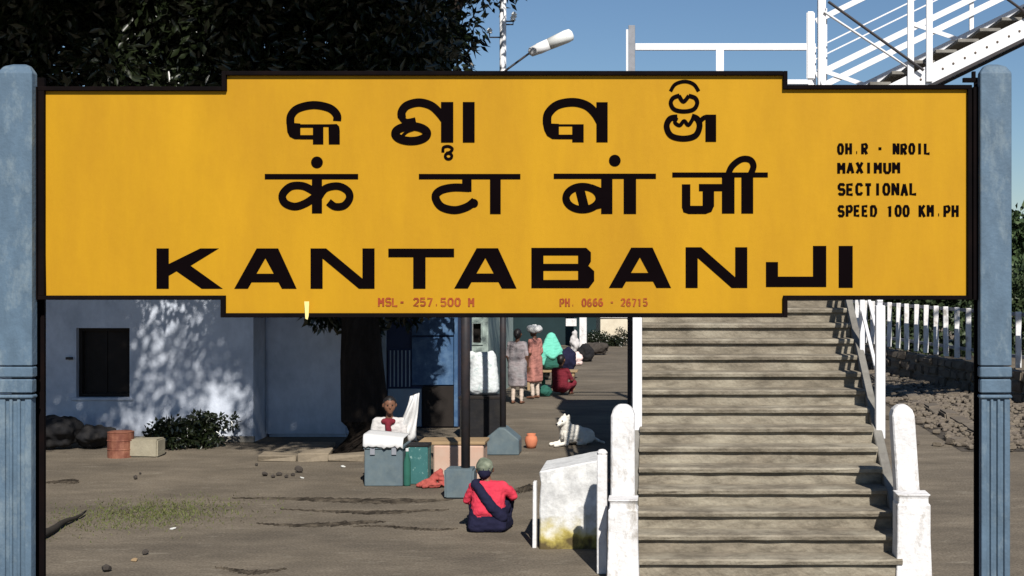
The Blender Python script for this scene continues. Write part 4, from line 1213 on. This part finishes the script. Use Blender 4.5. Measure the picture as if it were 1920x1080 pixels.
def squatter():
    Y = 14.42; x = XP(915, Y)
    o = thing('person', 'person in a crimson jacket and navy skirt crouching with back to camera', 'person', (x, Y, 0))
    pr = []
    hd = Vector((-.045, .10, .635)); fc = Vector((-.3, 1, 0))
    # navy skirt spread on the ground
    pr.append(([(-.16, -.06, .05, .05), (.15, -.07, .05, .05), (-.20, .22, .05, .05), (.20, .22, .05, .05), (-.10, 0, .20, .10), (.10, 0, .20, .10)], 'navy'))
    pr.append(([(-.10, .02, .16, .10), (-.18, .30, .34, .075)], 'navy')); pr.append(([(.10, .02, .16, .10), (.19, .28, .34, .075)], 'navy'))
    pr.append(([(-.18, .30, .34, .075), (-.16, .20, .06, .05)], 'navy')); pr.append(([(.19, .28, .34, .075), (.17, .18, .06, .05)], 'navy'))
    # feet
    for s in (-1, 1): pr.append(([(.15 * s, .18, .03, .03), (.17 * s, .33, .022, .022)], 'skin'))
    # torso
    pr.append(([(-.07, -.01, .22, .11), (.07, -.01, .22, .11), (-.08, .05, .40, .10), (.08, .05, .40, .10)], 'crimson'))
    pr.append(([(-.14, .06, .465, .06), (.14, .06, .465, .06), (0, .06, .44, .09)], 'crimson'))
    pr.append(([(-.01, .075, .50, .048), (-.03, .09, .57, .045)], 'skin'))
    head(pr, hd, fc)
    # arms: right elbow out, left arm round the knee
    pr.append(([(.16, .06, .46, .058), (.255, .10, .355, .05)], 'crimson')); pr.append(([(.255, .10, .355, .05), (.20, .30, .40, .036)], 'crimson'))
    hand(pr, (.19, .33, .41), (-.5, .8, 0), -1)
    pr.append(([(-.16, .06, .46, .056), (-.235, .12, .31, .048)], 'crimson')); pr.append(([(-.235, .12, .31, .048), (-.17, .33, .38, .035)], 'crimson'))
    hand(pr, (-.16, .36, .40), (.5, .8, 0), 1)
    melt('body', pr, o, .009, 3)
    eyes(o, hd, fc)
    # dark shawl slung across the back
    sh = [([(-.14, .02, .50, .05), (-.05, -.055, .40, .055)], 'navy'), ([(-.05, -.055, .40, .055), (.06, -.095, .26, .06)], 'navy'), ([(.06, -.095, .26, .06), (.15, -.05, .16, .07)], 'navy'),
          ([(-.14, .02, .50, .05), (-.10, .13, .50, .04)], 'navy')]
    melt('shawl', sh, o, .012, 3)
    cp = [([(hd.x, hd.y - .02, hd.z + .03, .095), (hd.x - .01, hd.y + .02, hd.z + .045, .085)], 'olive'), ([(hd.x, hd.y - .045, hd.z - .03, .07), (hd.x, hd.y - .02, hd.z + .02, .09)], 'navy')]
    melt('knitted_cap', cp, o, .012, 2)
squatter()

def vendor():
    Y = 18.3; x = XP(730, Y)
    o = thing('person', 'dark haired vendor in a pale shirt and maroon scarf seated behind the tin trunk', 'person', (x, Y, 0))
    z0 = .20
    st = thing('wooden_stool', 'low wooden stool under the seated vendor', 'stool', (x, Y + .02, 0))
    MB().box(-.18, .18, -.14, .14, z0 - .04, z0).build('seat', M['wood'], st, .006)
    for sx in (-.15, .15):
        for sy in (-.11, .11): MB().box(sx - .02, sx + .02, sy - .02, sy + .02, 0, z0 - .041).build('leg', M['wood'], st)
    pr = []
    hd = Vector((.015, -.05, z0 + .74)); fc = Vector((.25, -1, 0))
    for s in (-1, 1):
        pr.append(([(.09 * s, .02, z0 + .095, .09), (.22 * s, -.27, z0 + .14, .062)], 'khaki'))
        pr.append(([(.22 * s, -.27, z0 + .14, .06), (.06 * s, -.34, .06, .042)], 'khaki'))
        pr.append(([(.06 * s, -.34, .045, .035), (-.03 * s, -.40, .028, .024)], 'skin'))
    pr.append(([(-.07, .02, z0 + .12, .105), (.07, .02, z0 + .12, .105), (-.09, .01, z0 + .44, .095), (.09, .01, z0 + .44, .095)], 'shirt_pale'))
    pr.append(([(-.16, .0, z0 + .52, .058), (.16, 0, z0 + .52, .058), (0, 0, z0 + .48, .085)], 'shirt_pale'))
    pr.append(([(0, -.01, z0 + .55, .05), (.01, -.03, z0 + .64, .045)], 'skin'))
    head(pr, hd, fc)
    for s in (-1, 1):
        pr.append(([(.175 * s, 0, z0 + .52, .056), (.215 * s, -.06, z0 + .29, .048)], 'shirt_pale'))
        pr.append(([(.215 * s, -.06, z0 + .29, .046), (.12 * s, -.26, z0 + .26, .034)], 'shirt_pale' if s < 0 else 'skin'))
        hand(pr, (.11 * s, -.28, z0 + .265), (-.3 * s, -1, 0), -s)
    melt('body', pr, o, .010, 3)
    eyes(o, hd, fc); hair(o, hd, fc)
    melt('scarf', [([(-.06, -.07, z0 + .53, .04), (.06, -.075, z0 + .53, .04)], 'maroon'), ([(.0, -.10, z0 + .50, .04), (.03, -.125, z0 + .26, .045)], 'maroon')], o, .012, 3)
vendor()

def standing(name_label, px, Y, H, fc, top, bottom, robe=False, hairkey='hair', turban=None, bun=False, lean=0.0, extra=None):
    x = XP(px, Y); k = H / 1.6
    o = thing('person', name_label, 'person', (x, Y, 0), rz=math.atan2(-fc[0], fc[1]))
    pr = []
    def q(a, b, c, r): return (a * k, (b + lean * c) * k, c * k, r * k)
    for s in (-1, 1):
        pr.append(([q(.085 * s, 0, .84, .085), q(.09 * s, .02, .46, .058)], bottom))
        pr.append(([q(.09 * s, .02, .46, .056), q(.095 * s, -.01, .10, .042)], bottom))
        pr.append(([q(.095 * s, -.03, .04, .035), q(.105 * s, .14, .025, .025)], 'skin'))
    pr.append(([q(-.07, 0, .86, .105), q(.07, 0, .86, .105), q(-.09, .01, 1.18, .10), q(.09, .01, 1.18, .10)], top))
    pr.append(([q(-.15, 0, 1.30, .058), q(.15, 0, 1.30, .058), q(0, 0, 1.22, .10)], top))
    if robe: pr.append(([q(-.10, 0, .90, .11), q(.10, 0, .90, .11), q(-.14, -.06, .42, .05), q(.14, -.06, .42, .05), q(-.14, .10, .42, .05), q(.14, .10, .42, .05)], top))
    pr.append(([q(0, 0, 1.33, .05), q(0, .015, 1.42, .046)], 'skin'))
    hd = Vector(q(0, .03, 1.505, 0)[:3]); f = Vector((0, 1, 0))
    head(pr, hd, f, s=k)
    for s in (-1, 1):
        pr.append(([q(.17 * s, 0, 1.30, .056), q(.215 * s, -.02, 1.04, .046)], top))
        pr.append(([q(.215 * s, -.02, 1.04, .042), q(.20 * s, .10, .84, .032)], 'skin'))
        hand(pr, q(.20 * s, .11, .82, 0)[:3], (0, .35, -1), s, r=.010)
    melt('body', pr, o, .013, 3)
    eyes(o, hd, f, k)
    if turban:
        n = 14; mb = MB()
        ring = []
        for i in range(n):
            t = 2 * math.pi * i / n; ring.append(([(hd.x + .10 * math.cos(t), hd.y - .015 + .10 * math.sin(t), hd.z + .06 + .02 * math.sin(3 * t), .072), (hd.x + .10 * math.cos(t + .45), hd.y - .015 + .10 * math.sin(t + .45), hd.z + .06, .072)], turban))
        ring.append(([(hd.x, hd.y, hd.z + .07, .085)], turban))
        melt('turban', ring, o, .013, 2)
    else:
        hair(o, hd, f, k, hairkey, bun)
    if extra: melt('shawl', [([tuple(q(*e)) for e in seg], extra[1]) for seg in extra[0]], o, .014, 3)
    return o
standing('standing person in a long mauve grey shirt and pale trousers, back turned', 970, YG(757), 1.50, (.2, 1), 'mauve', 'khaki', robe=True, bun=True)
standing('standing person in rose brown clothes with a thick white turban', 1003, 28.9, 1.50, (-.8, .5), 'rose', 'khaki', turban='white_cloth', robe=True)

def seated_far(label, px, Y, z0, top, bottom, fc, headkey=None, drape=None):
    x = XP(px, Y)
    o = thing('person', label, 'person', (x, Y, 0), rz=math.atan2(-fc[0], fc[1]))
    pr = []; hd = Vector((0, .06, z0 + .70)); f = Vector((0, 1, 0))
    for s in (-1, 1):
        pr.append(([(.09 * s, 0, z0 + .09, .09), (.20 * s, .28, z0 + .20, .065)], bottom))
        pr.append(([(.20 * s, .28, z0 + .20, .062), (.10 * s, .30, .06, .042)], bottom))
        pr.append(([(.10 * s, .27, .04, .035), (.11 * s, .38, .026, .025)], 'skin'))
    pr.append(([(-.08, 0, z0 + .11, .105), (.08, 0, z0 + .11, .105), (-.08, .03, z0 + .40, .095), (.08, .03, z0 + .40, .095)], top))
    pr.append(([(-.15, .03, z0 + .48, .058), (.15, .03, z0 + .48, .058), (0, .03, z0 + .42, .09)], top))
    pr.append(([(0, .04, z0 + .51, .05), (0, .05, z0 + .61, .045)], 'skin'))
    head(pr, hd, f)
    for s in (-1, 1):
        pr.append(([(.165 * s, .03, z0 + .48, .055), (.22 * s, .12, z0 + .28, .046)], top))
        pr.append(([(.22 * s, .12, z0 + .28, .042), (.17 * s, .32, z0 + .30, .032)], 'skin'))
        hand(pr, (.165 * s, .34, z0 + .30), (-.2 * s, 1, 0), s, r=.010)
    melt('body', pr, o, .013, 3)
    eyes(o, hd, f); hair(o, hd, f)
    if drape:
        melt('shawl', [([(hd.x, hd.y - .03, hd.z + .03, .115), (-.20, -.02, z0 + .44, .06), (.20, -.02, z0 + .44, .06), (0, -.08, z0 + .3, .08)], drape),
                       ([(-.18, -.03, z0 + .44, .06), (-.24, .02, z0 + .15, .06), (.22, .02, z0 + .15, .06), (.18, -.03, z0 + .44, .06)], drape)], o, .014, 3)
    return o
seated_far('person wrapped in a bright mint green shawl sitting on a bench in the group', 1034, 31.0, .45, 'bottle', 'bottle', (-.3, .9), drape='mint')
seated_far('person in dark maroon squatting in front of the mint green shawl', 1050, 29.6, .06, 'maroon', 'maroon', (.4, .9))
def far_bits():
    Y = 31.0
    b = thing('wooden_bench', 'plain wooden bench under the person in the mint shawl', 'bench', (XP(1034, Y), Y, 0))
    MB().box(-.6, .6, -.2, .16, .40, .445).build('seat', M['wood'], b, .006)
    for s in (-.5, .5): MB().box(s - .03, s + .03, -.16, .12, 0, .399).build('leg', M['wood'], b)
    lump('cloth_bundle', 'pale pink cloth bundle on the ground right of the squatting person', 'bundle', (XP(1081, 38.5), 38.5, 0), (.19, .17, .26), 'palepink', seed=9, voxel=.02)
    lump('cloth_bundle', 'small green and dark bundle between the rose and maroon clothed people', 'bundle', (XP(1022, 29.3), 29.3, 0), (.16, .15, .16), 'bottle', seed=12, voxel=.02)
    for px, Y, rr, key, lb, sd in ((1098, 40.0, (.3, .25, .34), 'sack_dark', 'dark bundle behind the pale pink one, right of the group', 31), (1012, 33.5, (.35, .3, .4), 'sack_dark', 'dark bundle between the turbaned person and the mint shawl', 32),
                                   (1066, 34.5, (.24, .2, .5), 'navy', 'tall navy bundle just right of the mint shawl', 33), (1120, 43.0, (.45, .3, .26), 'debris', 'low brown heap in front of the whitewashed tank', 34), (1078, 43.5, (.16, .15, .5), 'shirt_pale', 'pale bundle standing against the dark station wall', 35)):
        lump('cloth_bundle', lb, 'bundle', (XP(px, Y), Y, 0), rr, key, 'bundles round the waiting group', seed=sd, voxel=.03)
far_bits()

# ------------------------------------------------------------------ dog
def dog():
    Y = 21.35; x = XP(1076, Y)
    o = thing('dog', 'white dog resting on the ground with its head raised to the left', 'dog', (x, Y, 0), rz=R(28))
    o.scale = (1.12, 1.12, 1.12)
    k = 'dogfur'; pr = []
    pr.append(([(-.10, 0, .17, (.11, .11, .14)), (.06, .02, .15, (.12, .12, .13))], k))
    pr.append(([(.05, .02, .15, (.12, .12, .12)), (.22, .04, .115, (.11, .12, .105))], k))
    pr.append(([(-.11, 0, .22, .095), (-.145, -.02, .34, .075)], k))
    pr.append(([(-.15, -.02, .355, .078), (-.19, -.04, .345, .066)], k))
    pr.append(([(-.22, -.06, .330, .044), (-.285, -.10, .312, .030)], k))
    for s in (-1, 1):
        pr.append(([(-.135, -.02 + .055 * s, .41, .022), (-.115, -.02 + .075 * s, .435, .012), (-.11, -.02 + .06 * s, .37, .02)], k))
        pr.append(([(-.14, .065 * s, .16, .05), (-.15, .085 * s, .045, .034)], k))
        pr.append(([(-.15, .085 * s, .04, .032), (-.33, .08 * s - .03, .028, .027)], k))
        pr.append(([(.20, .03 + .09 * s, .12, (.10, .045, .10)), (.10, .03 + .12 * s, .06, .045)], k))
        pr.append(([(.14, .03 + .12 * s, .035, .03), (.02, .03 + .12 * s, .028, .026)], k))
    pr.append(([(.31, .05, .08, .03), (.40, .0, .03, .02)], k)); pr.append(([(.40, 0, .03, .02), (.42, -.10, .022, .016)], k))
    melt('body', pr, o, .010, 3)
    for s in (-1, 1):
        MB().lathe([(.002, -.011), (.011, -.006), (.013, 0), (.011, .006), (.002, .011)], 8, (-.222, -.052 + .048 * s, .358)).build('eye', M['eye'], o, smooth=True)
    MB().lathe([(.003, -.014), (.015, -.008), (.017, 0), (.015, .008), (.003, .014)], 8, (-.312, -.115, .318)).build('nose', M['eye'], o, smooth=True)
dog()

# ------------------------------------------------------------------ small ground litter, dark rod, grass
def litter():
    rd = random.Random(21)
    spots = [(255, 899, .05), (497, 893, .05), (512, 896, .04), (524, 892, .045), (538, 896, .04), (549, 893, .04), (561, 886, .07), (480, 874, .035), (262, 890, .03), (275, 1040, .05), (200, 1072, .06)]
    for (px, py, r) in spots:
        Y = YG(py)
        mb = MB()
        v, f = hull_of([(rd.uniform(-.4, .4) * r, rd.uniform(-.4, .4) * r, r * rd.uniform(.4, .7), r * rd.uniform(.4, .6)) for _ in range(4)], 1)
        o = mb.poly(v, f).build('dark_pebble', M['debris'], None)
        zmin = min(q.co.z for q in o.data.vertices); o.location = (XP(px, Y), Y, -zmin)
        tag(o, 'small dark lump of debris lying on the bare ground left of the trunk', 'debris', 'dark debris on the forecourt')
    for (px, py, r, lb) in ((642, 876, .05, 'pale scrap of litter left of the tin trunk'), (566, 897, .03, 'pale speck of litter beside the cluster of dark debris'), (325, 993, .035, 'pale scrap of litter at the edge of the thin grass'), (250, 1052, .04, 'tan scrap of litter near the bottom left of the forecourt')):
        Y = YG(py)
        v, f = hull_of([(rd.uniform(-1, 1) * r, rd.uniform(-1, 1) * r, r * rd.uniform(.15, .5), r * .2) for _ in range(6)], 1)
        o = MB().poly(v, f).build('litter_scrap', M['paper'] if 'pale' in lb else M['wood'], None)
        zmin = min(q.co.z for q in o.data.vertices); o.location = (XP(px, Y), Y, -zmin); tag(o, lb, 'litter')
    # thin dark tapering rod laid on the ground
    a = Vector((XP(66, YG(1018)), YG(1018), .05)); b = Vector((XP(160, YG(966)), YG(966), .04))
    pts = [a.lerp(b, t) + Vector((.015 * math.sin(t * 9), 0, .008 * math.sin(t * 14))) for t in np.linspace(0, 1, 9)]
    o = MB().tube(pts, [.05, .046, .042, .038, .032, .027, .022, .016, .010], 7).build('thin_rod', M['rod_brown'], None, smooth=True)
    tag(o, 'thin dark rod lying on the ground by the left sign post', 'rod')
    # thin grass
    n = 3000
    g = RNG.normal(size=(n, 2))
    cx, cy = XP(275, 15.4), 15.45
    X = cx + g[:, 0] * .5; Yv = cy + g[:, 1] * .5
    V = np.zeros((n, 3, 3)); ang = RNG.uniform(0, 6.28, n); hgt = RNG.uniform(.012, .04, n); wd = .006
    V[:, 0, 0] = X - np.cos(ang) * wd; V[:, 0, 1] = Yv - np.sin(ang) * wd
    V[:, 1, 0] = X + np.cos(ang) * wd; V[:, 1, 1] = Yv + np.sin(ang) * wd
    V[:, 2, 0] = X + RNG.normal(size=n) * .02; V[:, 2, 1] = Yv + RNG.normal(size=n) * .02; V[:, 2, 2] = hgt
    me = bpy.data.meshes.new('grass'); me.from_pydata(V.reshape(-1, 3).tolist(), [], [(3 * i, 3 * i + 1, 3 * i + 2) for i in range(n)])
    me.materials.append(M['grass'])
    o = link('grass', me); tag(o, 'thin patch of yellowish green grass on the bare ground', 'grass', kind='stuff')
litter()

# ------------------------------------------------------------------ far background
def far():
    Y = 46.0
    b = thing('station_building', 'long distant station building with white veranda columns and a shade-coloured wall', 'building', (XP(1000, Y), Y, 0))
    x0 = XP(1000, Y)
    MB().box(-9, 2.0, 2.4, 9, 0, 4.2).build('wall', mat('veranda_shade_teal', (0.012, 0.028, 0.032), .9, .2, 1.5), b)  # veranda shade is put into the wall colour
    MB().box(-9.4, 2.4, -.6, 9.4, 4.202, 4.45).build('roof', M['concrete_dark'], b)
    for px in (880, 931, 1093):
        x = XP(px, Y) - x0
        MB().box(x - .12, x + .12, 0, .24, 0, 4.2).build('column', M['white'], b, .01)
    x = XP(1070, Y) - x0
    MB().box(x - .18, x + .18, .26, .3, ZP(612, Y), ZP(598, Y)).build('notice', M['white'], b)
    Y = 52.0
    o = MB().box(-.55, .55, 0, .6, 0, .82, .02).build('masonry', M['cream'], None, .03)
    w = thing('whitewashed_tank', 'distant bright whitewashed water tank left of the stairs', 'tank', (XP(1150, Y), Y, 0)); o.parent = w
    MB().box(-.6, .6, -.05, .65, .822, .90).build('coping', M['white'], w, .01)
    rng = np.random.default_rng(8)
    # dark bushes at its foot
    for i, (px, Y, r, lb) in enumerate(((1112, 47.5, .35, 'dark low bush left of the whitewashed tank'), (1150, 47.8, .4, 'dark low bush in front of the whitewashed tank'))):
        t = thing('low_bush', lb, 'bush', (XP(px, Y), Y, 0), 'bushes before the tank')
        C = rng.normal(size=(14, 3)) * (.22, .2, .1) + (0, 0, .25); C[:, 2] = np.clip(C[:, 2], .12, .6)
        link('foliage', leaf_mesh('foliage', C, 160, np.full((14, 3), .2), .06, .04, M['leaf'], rng), t)
        MB().tube([(0, 0, 0), (0, 0, .3)], .03, 6).build('stem', M['bark'], t)
    def tree(px, Y, H, rad, lb, m, group, n=60, per=90, nm='leafy_tree'):
        x = XP(px, Y)
        t = thing(nm, lb, 'tree', (x, Y, 0), group)
        MB().tube([(0, 0, 0), (.1, 0, H * .4), (0, .1, H * .75)], [.28, .2, .08], 9).build('trunk', M['bark'], t, smooth=True)
        q = rng.normal(size=(n, 3)); q /= np.linalg.norm(q, axis=1)[:, None]; r = rng.random(n)[:, None] ** .4
        C = q * r * np.array([rad, rad, H * .34]) + np.array([0, 0, H * .60])
        S = np.repeat(rng.uniform(.45, .8, n)[:, None], 3, 1) * (rad / 2.6)
        link('crown', leaf_mesh('crown', C, per, S, .28, .16, m, rng), t)
    # trees behind the pale fence: dark mass
    for i, (px, Y, H, rad, lb) in enumerate(((1640, 47, 5.2, 2.6, 'leafy tree behind the fence, nearest the stairs'), (1730, 46, 3.9, 2.4, 'low bushy tree behind the fence under the right end of the board'),
                                         (1815, 47, 4.0, 2.4, 'low bushy tree behind the fence left of the right sign post'), (1925, 46, 4.6, 2.2, 'green tree showing right of the right sign post'))):
        tree(px, Y, H, rad, lb, M['leaf_dark'] if px < 1900 else M['leaf_far'], 'trees behind the pale fence', 60, 110)
    h = thing('hedge', 'dark hedge filling the gaps between the pales of the fence', 'hedge', (10, 42.5, 0))
    C = np.stack([rng.uniform(-6, 8, 260), rng.uniform(-.6, .6, 260), rng.uniform(.2, 2.5, 260)], 1)
    link('foliage', leaf_mesh('foliage', C, 75, np.full((260, 3), .45), .20, .12, M['leaf_dark'], rng), h)
    # far tree line behind the station
    for i in range(13):
        px = 500 + i * 110; Y = 78 + (i % 3) * 6
        tree(px, Y, rng.uniform(5.5, 8.5), rng.uniform(3.0, 4.2), 'distant tree of the row behind the station building', M['leaf_far'], 'distant tree row', 45, 60, 'distant_tree')
far()
